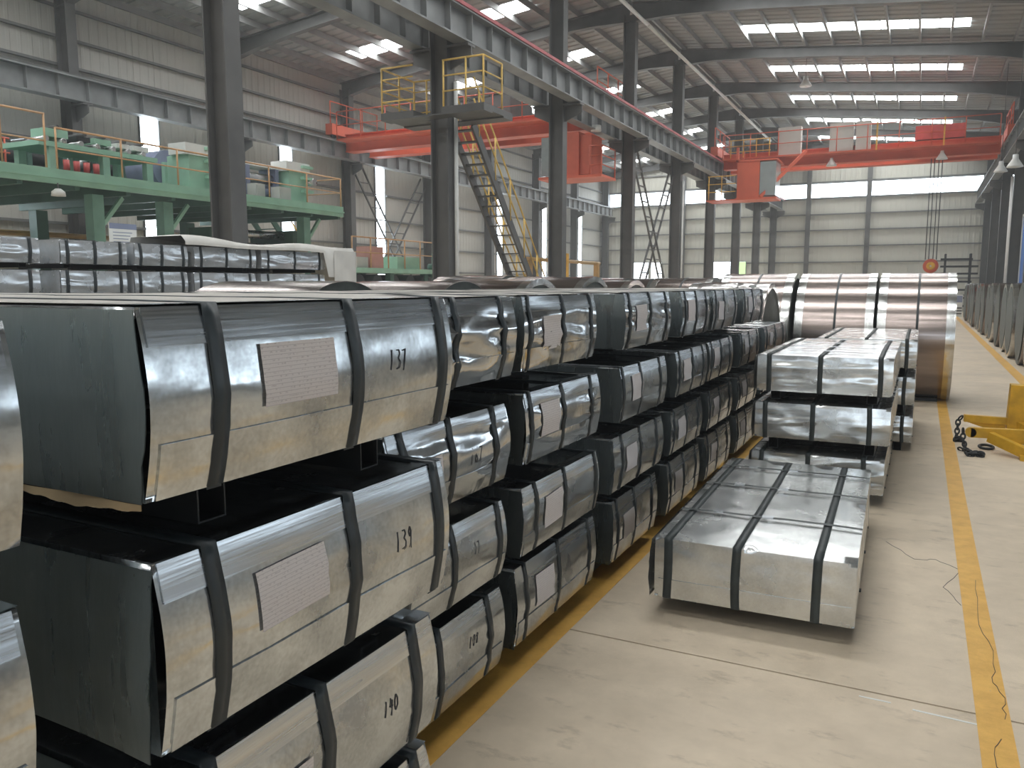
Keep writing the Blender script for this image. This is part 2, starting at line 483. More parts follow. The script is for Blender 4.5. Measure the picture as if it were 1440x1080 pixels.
# outer wall of the neighbouring bay, with high windows that light the aisle
RH = [(y, y + 4.6, 2.6, 4.6) for y in [-12.5 + 6.03 * k for k in range(11)]]
wr = corrugated(None, Y0, Y1, 0, roof_z(XRR), RH, to=lambda u, z, k: (XRR - k, u, z)).build('wall_right', 'clad')
tag(wr, 'outer ribbed cladding wall of the neighbouring bay', 'wall', kind='structure')
for z in (1.2, 5.6, 7.0, 8.3):
    MB().box(XRR - 0.14, XRR - 0.036, Y0, Y1, z - 0.035, z + 0.035).build('girt', 'girt', wr)
for i, r in enumerate(RH):
    window(r, 'x', XRR - 0.02, 'winr', 4, 1, 'high bright window of the neighbouring bay, %s from the open end' % ORD[i])

# near end wall with the big doorway the photographer stands inside of
wnear = corrugated(None, XL, XRR, 0, 11.3, [(-5.5, 2.0, 0, 5.2)], to=lambda u, z, k: (u, Y0 + k, z)).build('wall_near', 'clad')
tag(wnear, 'near end wall of ribbed cladding with one wide doorway behind the camera', 'wall', kind='structure')

# roof sheets, purlins, skylights
ceil = thing('ceiling', 'grey ribbed sheet roof with purlins over both bays', 'roof', kind='structure')
SKY = [0.5 + 6.05 * k for k in range(-2, 10)]                # start of every strip, one metre wide
SKYX = [(-19.4, -12.1), (-6.3, 0.95)]
slopes = [(XL, XM), (XM, XR), (XR, XRR)]
for (xa, xb), (sa, sb) in zip(slopes, SKYX + [(0, 0)]):
    hs = [(y, y + 1.0, sa, sb) for y in SKY] if sb > sa else []
    corrugated(None, Y0, Y1 + 0.2, xa, xb, hs, rib=0.45, dep=0.04, to=lambda u, z, k: (z, u, roof_z(z) + k)).build('roof_sheet', 'roof', ceil)
    n = 13
    for i in range(n + 1):
        x = xa + (xb - xa) * i / n
        x = min(max(x, xa + 0.1), xb - 0.1)
        z = roof_z(x)
        MB().box(x - 0.035, x + 0.035, Y0, Y1 + 0.2, z - 0.21, z - 0.012).build('purlin', 'purlin', ceil)
k = 0
BAYN = ('the left bay', 'the main aisle', 'the neighbouring bay')
for bi, (sa, sb) in enumerate(SKYX):
    for yi, y in enumerate(SKY):
        s = thing('skylight', 'row of bright roof panels over %s, %s strip from the camera end' % (BAYN[bi], ORD[yi]), 'skylight', ((sa + sb) / 2, y + 0.5, roof_z((sa + sb) / 2)), group='roof daylight strips', kind='structure')
        n = 8
        w = (sb - sa) / n
        for i in range(n):
            xa, xb = sa + i * w + 0.03 - s.location.x, sa + (i + 1) * w - 0.03 - s.location.x
            za, zb = roof_z(sa + i * w) - s.location.z, roof_z(sa + (i + 1) * w) - s.location.z
            p = MB()
            for zz, fl_ in ((0.0, False), (0.03, True)):
                p.quad((xa, -0.48, za + zz), (xb, -0.48, zb + zz), (xb, 0.48, zb + zz), (xa, 0.48, za + zz))
            p.build('pane', 'sky', s)

# ---------------------------------------------------------------- steel frame
def h_column(name, x, y, top, label, wf=0.30, dp=0.42, bracket=(), conduit=False, mat='steel', group=None):
    o = thing(name, label, 'column', (x, y, 0), group=group, kind='structure')
    t = 0.03
    for s in (-1, 1):
        xx = s * (dp / 2 - t / 2)
        MB().box(xx - t / 2, xx + t / 2, -wf / 2, wf / 2, 0.03, top).build('flange', mat, o)
    MB().box(-dp / 2 + t, dp / 2 - t, -0.02, 0.02, 0.03, top).build('web', mat, o)
    MB().box(-dp / 2 - 0.1, dp / 2 + 0.1, -wf / 2 - 0.1, wf / 2 + 0.1, 0, 0.03).build('base_plate', mat, o)
    for s in bracket:
        b = MB(); x0 = s * dp / 2; x1 = s * (dp / 2 + 0.5)
        lo, hi = sorted((x0, x1))
        b.box(lo, hi, -wf / 2, wf / 2, 6.53, 6.58)
        n = len(b.v)
        for yy in (-0.02, 0.02):
            b.v += [(x0, yy, 6.12), (x1, yy, 6.34), (x1, yy, 6.53), (x0, yy, 6.53)]
        for q in ((0, 1, 2, 3), (7, 6, 5, 4), (0, 4, 5, 1), (1, 5, 6, 2), (2, 6, 7, 3), (3, 7, 4, 0)):
            b.f.append(tuple(n + i for i in q)); b.sm.append(False)
        b.build('bracket', mat, o)
    if conduit:
        MB().tube([(dp / 2 + 0.05, 0.1, 0.05), (dp / 2 + 0.05, 0.1, 5.9)], 0.045, 8).build('conduit', 'white', o)
    return o
near_lab = {0: 'dark steel H-column standing nearest, behind the small wrapped packages', 1: 'dark steel column carrying the yellow railed access platform',
            2: 'dark steel column right of the access stair', 3: 'dark steel column left of the laced cross brace', 4: 'dark steel column right of the cross brace with a pale conduit'}
for i, y in enumerate(COLY):
    k = i - 3
    lab = near_lab.get(k, 'dark steel central column, %s along the row from the open end' % ORD[i])
    h_column('column', XM, y, roof_z(XM) - 0.6, lab, bracket=(-1, 1), conduit=(k in (1, 4)))
    h_column('column', XL + 0.42, y, roof_z(XL) - 0.45, 'dark steel column on the left wall, %s along from the open end' % ORD[i], bracket=(1,), wf=0.3, dp=0.46)
    h_column('column', XR, y, roof_z(XR) - 0.6, 'steel column of the right row, %s along from the open end' % ORD[i], bracket=(-1, 1))
    # rafters: tapered I sections under the roof
    for (xa, xb, nm) in ((XL + 0.2, XM - 0.05, 'left bay'), (XM + 0.05, XR - 0.05, 'main bay'), (XR + 0.05, XRR - 0.2, 'neighbouring bay')):
        r = thing('roof_beam', 'tapered grey roof beam of the %s, %s from the open end' % (nm, ORD[i]), 'beam', ((xa + xb) / 2, y, roof_z((xa + xb) / 2)), group='roof beams', kind='structure')
        ox, oz = r.location.x, r.location.z
        xs_ = [xa, xa + 1.3, xa + 3, (xa + xb) / 2, xb - 3, xb - 1.3, xb]
        dps = [0.82, 0.66, 0.58, 0.56, 0.58, 0.66, 0.82]
        web, fb, ft = MB(), MB(), MB()
        for a in range(6):
            za, zb = roof_z(xs_[a]) - oz - 0.22, roof_z(xs_[a + 1]) - oz - 0.22
            la, lb2 = za + 0.22 - dps[a], zb + 0.22 - dps[a + 1]
            pa, pb = xs_[a] - ox, xs_[a + 1] - ox
            for yy in (-0.01, 0.01):
                web.quad((pa, yy, la), (pb, yy, lb2), (pb, yy, zb), (pa, yy, za))
            fb.bar((pa, 0, la), (pb, 0, lb2), 0.24, 0.03)
            ft.bar((pa, 0, za), (pb, 0, zb), 0.24, 0.03)
        web.build('web', 'steel', r); fb.build('flange', 'steel', r); ft.build('flange', 'steel', r)

def runway(x, label, rail=False, y0=Y0, y1=Y1 - 0.6, zb=6.6, zt=7.22):
    o = thing('runway_beam', label, 'beam', (x, 0, zb), group='crane runway beams', kind='structure')
    h = zt - zb
    MB().box(-0.17, 0.17, y0, y1, 0, 0.035).build('flange', 'beam', o)
    MB().box(-0.2, 0.2, y0, y1, h - 0.035, h).build('flange', 'beam', o)
    MB().box(-0.015, 0.015, y0, y1, 0.035, h - 0.035).build('web', 'beam', o)
    MB().box(-0.035, 0.035, y0, y1, h, h + 0.09).build('rail', 'steel', o)
    if rail: MB().box(0.17, 0.225, y0, y1, h + 0.002, h + 0.075).build('conductor_rail', 'rail', o)
    me = MB().box(-0.15, 0.15, -0.008, 0.008, 0.035, h - 0.035).mesh('stiffener', 'beam')
    y = max(y0, 0) + 0.4
    while y < y1:
        put('stiffener', me, o, (0, y, 0)); y += 0.86
    return o
runway(XM + 0.53, 'deep stiffened runway beam with a red rail on the aisle side of the central columns', True)
runway(XM - 0.53, 'stiffened runway beam on the left bay side of the central columns')
runway(XL + 0.95, 'runway beam along the left wall above the mezzanine')
runway(XR - 0.53, 'runway beam in front of the right hand columns over the coil row')

# laced cross braces between columns
def cross_brace(x, y0, y1, z0, z1, label, w=0.56):
    o = thing('cross_brace', label, 'brace', (x, (y0 + y1) / 2, z0), group='laced cross braces')
    dy, h = (y1 - y0) / 2, z1 - z0
    for sgn, off in ((1, -0.05), (-1, 0.05)):
        a, b = Vector((off, -dy * sgn, 0)), Vector((off, dy * sgn, h))
        t = (b - a).normalized(); nrm = Vector((0, -t.z, t.y)) * w / 2
        for q in (-1, 1):
            MB().bar(a + nrm * q, b + nrm * q, 0.06, 0.06, (1, 0, 0)).build('chord', 'steel', o)
        n = int((b - a).length / 0.62)
        for i in range(1, n):
            c = a.lerp(b, i / n)
            hw = w / 2 / max(0.2, abs(t.z)); MB().bar((c.x, c.y - hw, c.z), (c.x, c.y + hw, c.z), 0.045, 0.045).build('lacing_bar', 'steel', o)
    return o
cross_brace(XM, COLY[6] + 0.5, COLY[7] - 0.5, 0.1, 6.2, 'dark laced X brace between two central columns')
cross_brace(XL + 0.5, COLY[6] + 0.5, COLY[7] - 0.5, 0.1, 6.4, 'dark laced X brace against the left wall over the green machine bed')

# ---------------------------------------------------------------- wrapped sheet packages
DIG = {'0': [[(.5, 1), (.15, .7), (.1, .3), (.4, 0), (.8, .3), (.85, .7), (.5, 1)]],
       '1': [[(.35, 1), (.3, .5), (.2, 0)]],
       '3': [[(.15, .95), (.6, .95), (.75, .75), (.4, .55), (.75, .35), (.6, .08), (.1, .02)]],
       '4': [[(.35, 1), (.15, .45), (.8, .5)], [(.7, .85), (.5, -.15)]],
       '6': [[(.6, 1), (.2, .5), (.15, .15), (.5, 0), (.75, .25), (.5, .45), (.2, .3)]],
       '7': [[(.1, .9), (.75, .95), (.45, .4), (.3, -.1)]],
       '8': [[(.6, .95), (.25, .8), (.6, .45), (.55, .05), (.2, .1), (.4, .5), (.75, .85), (.6, .95)]],
       '9': [[(.7, .75), (.4, .5), (.2, .75), (.5, 1), (.7, .75), (.6, .3), (.5, -.1)]]}

class Pack:
    """one wrapped pack of sheets; local +x is the banded end face, x=0 front, y centred, z=0 under the skids"""
    def __init__(s, L, Wd, H, skid, seed, crink=0.006, bul=0.022, nx=10):
        s.L, s.W, s.H, s.sk, s.seed, s.cr, s.bul = L, Wd, H, skid, seed, crink, bul
        s.o = Vector((seed * 3.7, seed * 1.9, seed * 7.1))
    def nz(s, p, f): return noise.noise(Vector(p) * f + s.o)
    def crease(s, a, b):
        q = Vector((a * 2.1, b * 7.5 + a * 0.8, 0)) + s.o
        r = 1 - abs(noise.noise(q)) * 2.2
        r2 = 1 - abs(noise.noise(q * 2.1 + Vector((9, 3, 1)))) * 2.4
        return (r + 0.45 * r2 - 0.6)
    def front(s, y, z):      # z from wrapper bottom
        u = min(max((y + s.W / 2) / s.W, 0), 1); v = min(max(z / s.H, 0), 1)
        win = (math.sin(PI * v) ** 0.7) * min(1, 6 * min(u, 1 - u) + 0.25)
        return s.bul * math.sin(PI * v) + s.cr * win * s.crease(y, z * 1.4)
    def top(s, x, y):
        u = min(max(-x / s.L, 0), 1); v = min(max((y + s.W / 2) / s.W, 0), 1)
        win = min(1, 8 * min(u, 1 - u), 8 * min(v, 1 - v))
        return 0.004 * win + s.cr * 0.7 * win * s.nz((x, y, 3.3), 3.0)
    def side(s, x, z):
        u = min(max(-x / s.L, 0), 1); v = min(max(z / s.H, 0), 1)
        win = math.sin(PI * v) * min(1, 5 * min(u, 1 - u))
        return win * (0.006 + s.cr * s.nz((x, 5.5, z), 2.6))
    def wrapper(s):
        L, w, H, k = s.L, s.W, s.H, s.sk
        b = MB()
        b.grid(lambda u, v: (s.front(-w / 2 + u * w, v * H), -w / 2 + u * w, k + v * H), 26, 16)
        b.grid(lambda u, v: (-L, w / 2 - u * w, k + v * H), 3, 2)
        b.grid(lambda u, v: (-u * L, -w / 2 + v * w, k + H + s.top(-u * L, -w / 2 + v * w)), 16, 12, flip=True)
        b.grid(lambda u, v: (-u * L, -w / 2 + v * w, k), 2, 2)
        b.grid(lambda u, v: (-L + u * L, -w / 2 - 0.3 * s.side(-L + u * L, v * H), k + v * H), 14, 8)
        b.grid(lambda u, v: (-u * L, w / 2 + s.side(-u * L, v * H), k + v * H), 14, 8)
        return b
    def strap(s, y, wd, th=0.004):
        b = MB(); L, H, k = s.L, s.H, s.sk
        wob = [rnd.uniform(-0.005, 0.005) for _ in range(3)]
        def pt(t, q):     # t along the loop, q across
            yy = y + (q - 0.5) * wd + wob[0] * math.sin(3 * t) + wob[1] * math.cos(2 * t)
            if t < 1:     # up the front
                v = t; return (s.front(yy, v * H) + th, yy, k + v * (H + th))
            if t < 2:
                x = -(t - 1) * L; return (x + th * (1 - (t - 1)), yy, k + H + s.top(x, yy) + th)
            if t < 3:
                return (-L - th, yy, k + H * (3 - t))
            return (-L + (t - 3) * L, yy, k - th)
        ts = [i / 12 for i in range(12)] + [1 + i / 16 for i in range(17)]
        n0 = len(b.v)
        for t in ts:
            for q in (0, 1): b.v.append(pt(t, q))
            a = pt(t, 0); c = pt(t, 1)
            off = (-0.006, 0, 0) if t < 1 else (0, 0, -0.006)
            b.v.append((a[0] + off[0], a[1], a[2] + off[2])); b.v.append((c[0] + off[0], c[1], c[2] + off[2]))
        for i in range(len(ts) - 1):
            A, B = n0 + 4 * i, n0 + 4 * i + 4
            for q in ((A, A + 1, B + 1, B), (A, B, B + 2, A + 2), (A + 1, A + 3, B + 3, B + 1)):
                b.f.append(q); b.sm.append(True)
        # under and behind
        b.box(-L - th, 0.0, y - wd / 2, y + wd / 2, k - th, k - 0.0005)
        b.box(-L - th, -L - 0.0005, y - wd / 2, y + wd / 2, k, k + H)
        return b
    def cross_strap(s, x, wd, th=0.004):
        b = MB(); w, H, k = s.W, s.H, s.sk
        b.grid(lambda u, v: (x + (v - 0.5) * wd, -w / 2 + u * w, k + H + s.top(x, -w / 2 + u * w) + th + 0.005), 14, 1)
        for sg in (-1, 1):
            b.grid(lambda u, v: (x + (v - 0.5) * wd, sg * (w / 2 + s.side(x, u * H) + th), k + u * H), 8, 1)
        b.box(x - wd / 2, x + wd / 2, -w / 2 - th, w / 2 + th, k - th - 0.003, k - 0.0035)
        return b
    def guard(s, z0, z1, ya, yb, th=0.006):
        b = MB(); k = s.sk
        b.grid(lambda u, v: (s.front(ya + u * (yb - ya), z0 + v * (z1 - z0)) + th, ya + u * (yb - ya), k + z0 + v * (z1 - z0)), 18, 4)
        for z in (z0, z1):
            b.grid(lambda u, v: (s.front(ya + u * (yb - ya), z) + th * v, ya + u * (yb - ya), k + z), 18, 1)
        for y in (ya, yb):
            b.grid(lambda u, v: (s.front(y, z0 + u * (z1 - z0)) + th * v, y, k + z0 + u * (z1 - z0)), 4, 1)
        return b
    def top_lip(s, th=0.005, d=0.05):
        b = MB(); k = s.sk; w = s.W
        b.grid(lambda u, v: (s.front(-w / 2 + u * w, s.H) + th - v * d, -w / 2 + u * w, k + s.H + th), 10, 2)
        return b
    def slip(s, yc, zc, wd, ht, tilt):
        me_b = MB(); k = s.sk; c, sn = math.cos(tilt), math.sin(tilt)
        def pt(u, v):
            a, e = (u - 0.5) * wd, (v - 0.5) * ht
            y, z = yc + a * c - e * sn, zc + a * sn + e * c
            return (s.front(y, z) + 0.005, y, k + z)
        me_b.grid(pt, 6, 5)
        me = me_b.mesh('label_sheet', 'paper')
        uv = me.uv_layers.new(name='UVMap')
        for lp in me.loops:
            i = lp.vertex_index; uv.data[lp.index].uv = (i // 6 / 6, i % 6 / 5)
        return me
    def number(s, txt, yc, zc, h, lean=0.15):
        k = s.sk; wd = h * 0.55
        for i, ch in enumerate(txt):
            b = MB()
            for st in DIG[ch]:
                for (a0, b0), (a1, b1) in zip(st[:-1], st[1:]):
                    P = []
                    for (a, e) in ((a0, b0), (a1, b1)):
                        y = yc + (i - len(txt) / 2 + 0.5) * wd * 0.95 + (a - 0.5) * wd * 0.8 + lean * (e - 0.5) * h * 0.5
                        z = zc + (e - 0.5) * h
                        P.append((s.front(y, z) + 0.0012, y, k + z))
                    b.bar(P[0], P[1], 0.0032, 0.0008, (1, 0, 0))
            yield b
    def flap(s, side=-1, gap=0.03):
        """end cap sheet whose free front edge stands off, leaving a dark slit"""
        b = MB(); L, w, H, k = s.L, s.W, s.H, s.sk
        def pt(u, v):
            x = -L + 0.02 + u * (L - 0.02 + 0.014)
            g = 0.013 + s.side(x, v * H) + gap * (u ** 14) * math.sin(PI * min(1, 0.15 + 0.85 * v)) * (0.7 + 0.3 * s.nz((v * 2, 0, 0), 3))
            return (x + 0.012 * s.nz((v * 3, 1, 2), 2) * u ** 14 + (s.front(side * w / 2, v * H)) * u ** 3, side * (w / 2 + g), k + 0.004 + v * (H - 0.008))
        b.grid(pt, 20, 10)
        b.grid(lambda u, v: tuple(a + c for a, c in zip(pt(u, v), (0, side * 0.002, 0))), 20, 10)
        return b

skid_cache = {}
def skid_mesh(L, w, h):
    key = (round(L, 3), round(w, 3), round(h, 3))
    if key not in skid_cache:
        b = MB(); t = 0.004
        b.box(-L, 0, -w / 2, w / 2, 0, t); b.box(-L, 0, -w / 2, w / 2, h - t, h)
        b.box(-L, 0, -w / 2, -w / 2 + t, t, h - t); b.box(-L, 0, w / 2 - t, w / 2, t, h - t)
        skid_cache[key] = b.mesh('skid', 'black')
    return skid_cache[key]

def package(name, label, loc, rz, L, Wd, H, skid, seed, mats=('wrap', 'wrapd'), crink=0.006, bul=0.022, straps=(0.14, 0.55, 0.92), sw=0.045, group=None,
            cross=(), slip=None, number=None, guard_lo=0.28, guard_hi=0.17, flap=True, skids=(-0.36, 0.36), strapm='strap', clips=False, inset=0.06, pale_top=False):
    p = Pack(L, Wd, H, skid, seed, crink, bul)
    o = thing(name, label, 'package', loc, rz, group)
    p.wrapper().build('wrapper', mats[0], o, sharp=50, weld=True)
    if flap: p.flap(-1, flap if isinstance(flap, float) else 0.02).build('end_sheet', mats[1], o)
    if guard_lo: p.guard(0.0, H * guard_lo, -Wd / 2 + 0.02, Wd / 2 - 0.015, 0.004).build('edge_guard', mats[0], o)
    if guard_hi:
        g = p.guard(H * (1 - guard_hi), H, -Wd / 2 + 0.01, Wd / 2 - 0.01, 0.003); g2 = p.top_lip()
        n = len(g.v); g.v += g2.v; g.f += [tuple(i + n for i in f) for f in g2.f]; g.sm += g2.sm
        g.build('edge_guard', 'guard', o)
    for t in straps:
        p.strap(-Wd / 2 + t * Wd, sw, 0.0068).build('strap', strapm, o)
    for x in cross:
        c = p.cross_strap(-x * L, 0.036, 0.009).build('cross_strap', strapm, o)
        if clips:
            for q in (-0.28, 0.0):
                if rnd.random() < 0.75:
                    zz = skid + H + p.top(-x * L, q * Wd) + 0.014
                    MB().box(-x * L - 0.022, -x * L + 0.022, q * Wd - 0.03, q * Wd + 0.03, zz, zz + 0.006).build('seal_clip', 'guard', c)
    for q in skids:
        put('skid', skid_mesh(L - 2 * inset, 0.075, skid - 0.0005), o, (-inset, q * Wd, 0))
    if pale_top:  # added layer that keeps the upper faces bright
        t = MB()
        f = lambda u, v, e: (-0.03 - u * (L - 0.06), (-0.49 + 0.98 * v) * Wd, skid + H + p.top(-u * L, (v - 0.5) * Wd) + 0.003 + e + 0.006 * max(0, noise.noise(Vector((u * 4, v * 4, seed)))))
        t.grid(lambda u, v: f(u, v, 0.002), 14, 10, flip=True); t.grid(lambda u, v: f(u, v, 0), 14, 10)
        t.build('pale_top_layer', 'pale_top', o)
    if slip:
        put('label_sheet', p.slip(*slip), o)
    if number:
        for b in p.number(*number): b.build('marker_digit', 'marker', o)
    return o

# front row: (name, x_front, [(z0, z1, y0, y1)] from the floor up)
LV = [(0.10, 0.455), (0.515, 0.815), (0.925, 1.235), (1.335, 1.65)]
ROW = [
    ('A', [(-1.27, -0.30, 0.72, 0.07, 0.37), (-1.26, -0.30, 0.73, 0.43, 0.76), (-1.255, -0.31, 0.735, 0.83, 1.19), (-1.25, -0.31, 0.745, 1.29, 1.645)]),
    ('B', [(-1.235, 0.95, 1.865, 0.07, 0.36), (-1.235, 0.96, 1.90, 0.405, 0.742), (-1.23, 0.965, 1.965, 0.815, 1.19), (-1.235, 0.965, 2.0, 1.305, 1.66)]),
    ('C', [(-1.525, 2.05, 2.89, 0.10, 0.435), (-1.515, 2.05, 2.89, 0.50, 0.81), (-1.51, 2.06, 2.91, 0.90, 1.215), (-1.49, 2.07, 2.93, 1.33, 1.65)]),
    ('D', [(-1.53, 3.03, 3.99, 0.10, 0.455), (-1.51, 3.05, 3.97, 0.51, 0.815), (-1.50, 3.05, 3.95, 0.925, 1.235), (-1.49, 3.01, 3.85, 1.335, 1.65)]),
    ('E', [(-1.52, 4.24, 5.10, 0.10, 0.46), (-1.51, 4.20, 5.18, 0.52, 0.835), (-1.49, 4.25, 5.16, 0.925, 1.235), (-1.49, 4.30, 5.22, 1.335, 1.65)]),
    ('F', [(-1.52, 5.34, 6.25, 0.10, 0.46), (-1.51, 5.36, 6.25, 0.52, 0.83), (-1.48, 5.36, 6.24, 0.93, 1.24), (-1.49, 5.50, 6.33, 1.335, 1.65)]),
    ('G', [(-1.52, 6.44, 7.40, 0.10, 0.46), (-1.51, 6.44, 7.38, 0.52, 0.83), (-1.50, 6.37, 7.30, 0.93, 1.24), (-1.49, 6.42, 7.36, 1.335, 1.65)]),
    ('H', [(-1.52, 7.66, 8.72, 0.10, 0.46), (-1.51, 7.62, 8.62, 0.52, 0.83), (-1.50, 7.62, 8.60, 0.93, 1.24), (-1.49, 7.62, 8.74, 1.335, 1.65)]),
    ('I', [(-1.52, 8.92, 10.36, 0.10, 0.46), (-1.51, 8.90, 10.38, 0.52, 0.83), (-1.50, 8.90, 10.40, 0.93, 1.24)]),
]
STK = ['the near stack cut by the frame edge', 'the big near stack', 'the second full stack, half hidden', 'the third full stack', 'the fourth full stack', 'the fifth full stack', 'the sixth full stack', 'the seventh full stack', 'the three-high last stack']
LEV4 = ['bottom', 'third', 'second', 'top']
NUM = {(1, 3): '137', (1, 2): '139', (1, 1): '140', (2, 2): '167', (2, 1): '17', (2, 0): '108'}
def pk_label(ci, li):
    n = len(ROW[ci][1]); lev = ['top', 'second', 'third', 'bottom'][n - 1 - li] if n == 4 else ['top', 'middle', 'bottom'][n - 1 - li]
    if (ci, li) in NUM: return 'galvanised steel package hand-marked %s in black, %s of %s' % (NUM[(ci, li)], lev, STK[ci])
    return 'galvanised steel package with dark straps, %s of %s' % (lev, STK[ci])
for ci, (nm, levels) in enumerate(ROW):
    zprev = 0.0
    for li, (xf, ya, yb, za, zb) in enumerate(levels):
        Wd, H = yb - ya, zb - za
        sk = za - zprev
        seed = 1 + ci * 4 + li
        r = random.Random(seed * 13)
        cr = {(2, 3): 0.016, (2, 2): 0.012, (3, 3): 0.011, (4, 3): 0.010, (3, 2): 0.008}.get((ci, li), 0.004 if ci < 2 else 0.006)
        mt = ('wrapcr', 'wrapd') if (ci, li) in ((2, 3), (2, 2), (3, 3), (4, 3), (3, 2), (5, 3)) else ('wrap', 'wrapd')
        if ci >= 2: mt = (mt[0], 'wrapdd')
        st = {(1, 3): (0.155, 0.565, 0.942), (1, 2): (0.131, 0.559, 0.945), (1, 1): (0.12, 0.485, 0.89), (1, 0): (0.1, 0.5, 0.92), (2, 3): (0.07, 0.45, 0.86), (2, 2): (0.10, 0.46, 0.85),
              (2, 1): (0.12, 0.49, 0.93), (2, 0): (0.1, 0.40, 0.845), (3, 3): (0.07, 0.50, 0.91), (3, 2): (0.06, 0.45, 0.86), (3, 1): (0.149, 0.51, 0.95), (3, 0): (0.10, 0.48, 0.89),
              (4, 2): (0.05, 0.40, 0.83), (4, 1): (0.155, 0.50, 0.84)}.get((ci, li), (0.10 + r.uniform(-.02, .04), 0.48 + r.uniform(-.03, .03), 0.88 + r.uniform(-.03, .03)))
        slip = None
        if ci == 1 and li in (1, 2, 3):
            slip = {3: (-Wd / 2 + 0.38 * Wd, H * 0.585, 0.233, 0.132, 0.0), 2: (-Wd / 2 + 0.346 * Wd, H * 0.60, 0.218, 0.128, 0.03), 1: (-Wd / 2 + 0.31 * Wd, H * 0.42, 0.20, 0.13, 0.0)}[li]
        elif ci == 2 and li == 2:
            slip = (-Wd / 2 + 0.24 * Wd, H * 0.42, 0.22, 0.14, 0.05)
        elif ci >= 3:
            slip = (-Wd / 2 + ((0.31 if ci > 3 else (0.31, 0.36, 0.285, 0.33)[li]) + r.uniform(-.01, .01)) * Wd, H * (0.52 + r.uniform(-.06, .06)), 0.20, 0.15, r.uniform(-0.04, 0.06))
        num = None
        if (ci, li) in NUM:
            num = {(1, 3): ('137', -Wd / 2 + 0.738 * Wd, H * 0.57, 0.052), (1, 2): ('139', -Wd / 2 + 0.772 * Wd, H * 0.55, 0.052), (1, 1): ('140', -Wd / 2 + 0.751 * Wd, H * 0.52, 0.042),
                   (2, 2): ('167', -Wd / 2 + 0.66 * Wd, H * 0.50, 0.06), (2, 1): ('17', -Wd / 2 + 0.70 * Wd, H * 0.60, 0.045), (2, 0): ('108', -Wd / 2 + 0.69 * Wd, H * 0.62, 0.045)}[(ci, li)]
        package('steel_package', pk_label(ci, li), (xf, (ya + yb) / 2, zprev), 0, 2.1, Wd, H, sk, seed, mt, cr, 0.027 if ci < 3 else 0.022, st, 0.038 if ci < 2 else (0.032 if ci == 2 else 0.026),
                'stacked packages along the left yellow line', slip=slip, number=num, flap=0.05 if (ci, li) == (1, 2) else r.choice((0.012, 0.03, 0.04)), skids=(-0.30, 0.22) if ci == 1 else (-0.36, 0.36), guard_lo=0.30 if r.random() < 0.75 else 0, guard_hi=0.2, pale_top=(li == 3), inset=0.06 if (ci < 2 and li > 0) else 0.32)
        zprev = zb + 0.0225

# kraft paper edge peeping under the topmost package of the big near stack
kp = MB()
for e in (0, 0.002):
    kp.grid(lambda u, v: (-1.60 + 0.375 * u, 0.951 - 0.003 * math.sin(9 * u) - 0.012 * v * math.sin(PI * u) - e, 1.309 - (0.007 + 0.011 * math.sin(PI * u * 0.9) + 0.0022 * math.sin(13 * u + 1) + 0.0015 * math.sin(37 * u)) * v - 0.001), 22, 2)
tag(kp.build('kraft_paper', 'kraft'), 'torn strip of brown packing paper hanging under the package marked 137', 'paper')

# single low package and the two aisle stacks behind it
package('steel_package', 'single low galvanised package on the aisle floor with crossing straps on top', (-0.675, 3.93, 0), -PI / 2 + math.radians(1.4), 2.13, 0.96, 0.31, 0.095, 71,
        ('wraps', 'wraps'), 0.005, 0.006, (0.07, 0.43, 0.82), 0.042, 'packages standing in the aisle', cross=(0.26, 0.58, 0.84), guard_lo=0.32, guard_hi=0.0, flap=0.02, skids=(-0.36, 0.3), strapm='sstrap', clips=True, inset=0.22)
AIS = [(6.6, -1.16, -0.18, 0.10, 0.365, 2.2, 'bottom'), (6.6, -1.145, -0.155, 0.485, 0.765, 2.2, 'middle'), (6.6, -1.14, -0.155, 0.86, 1.145, 2.25, 'top')]
zp = 0
for i, (y, xa, xb, za, zb, L, lev) in enumerate(AIS):
    package('steel_package', 'wrinkled galvanised package, %s of the aisle stack behind the single package' % lev, ((xa + xb) / 2, y, zp), -PI / 2, L, xb - xa, zb - za, za - zp, 80 + i,
            ('wraps', 'wraps'), 0.011, 0.012, (0.09, 0.48, 0.91) if i == 2 else (0.08, 0.44, 0.85), 0.036, 'packages standing in the aisle', cross=(0.15, 0.36, 0.58, 0.82), guard_lo=0.2, guard_hi=0.0, flap=0.012, strapm='sstrap', clips=(i == 2))
    zp = zb + 0.024
zp = 0
for i, (za, zb, lev) in enumerate(((0.10, 0.365, 'bottom'), (0.485, 0.765, 'middle'), (0.86, 1.145, 'top'))):
    package('steel_package', 'galvanised package, %s of the second aisle stack in front of the coils' % lev, (-0.48, 9.02, zp), -PI / 2, 2.2, 0.94, zb - za, za - zp, 90 + i,
            ('wraps', 'wraps'), 0.010, 0.01, (0.09, 0.5, 0.9), 0.036, 'packages standing in the aisle', cross=(0.2, 0.5, 0.8), guard_lo=0.2, guard_hi=0.0, flap=0.01, strapm='sstrap')
    zp = zb + 0.024

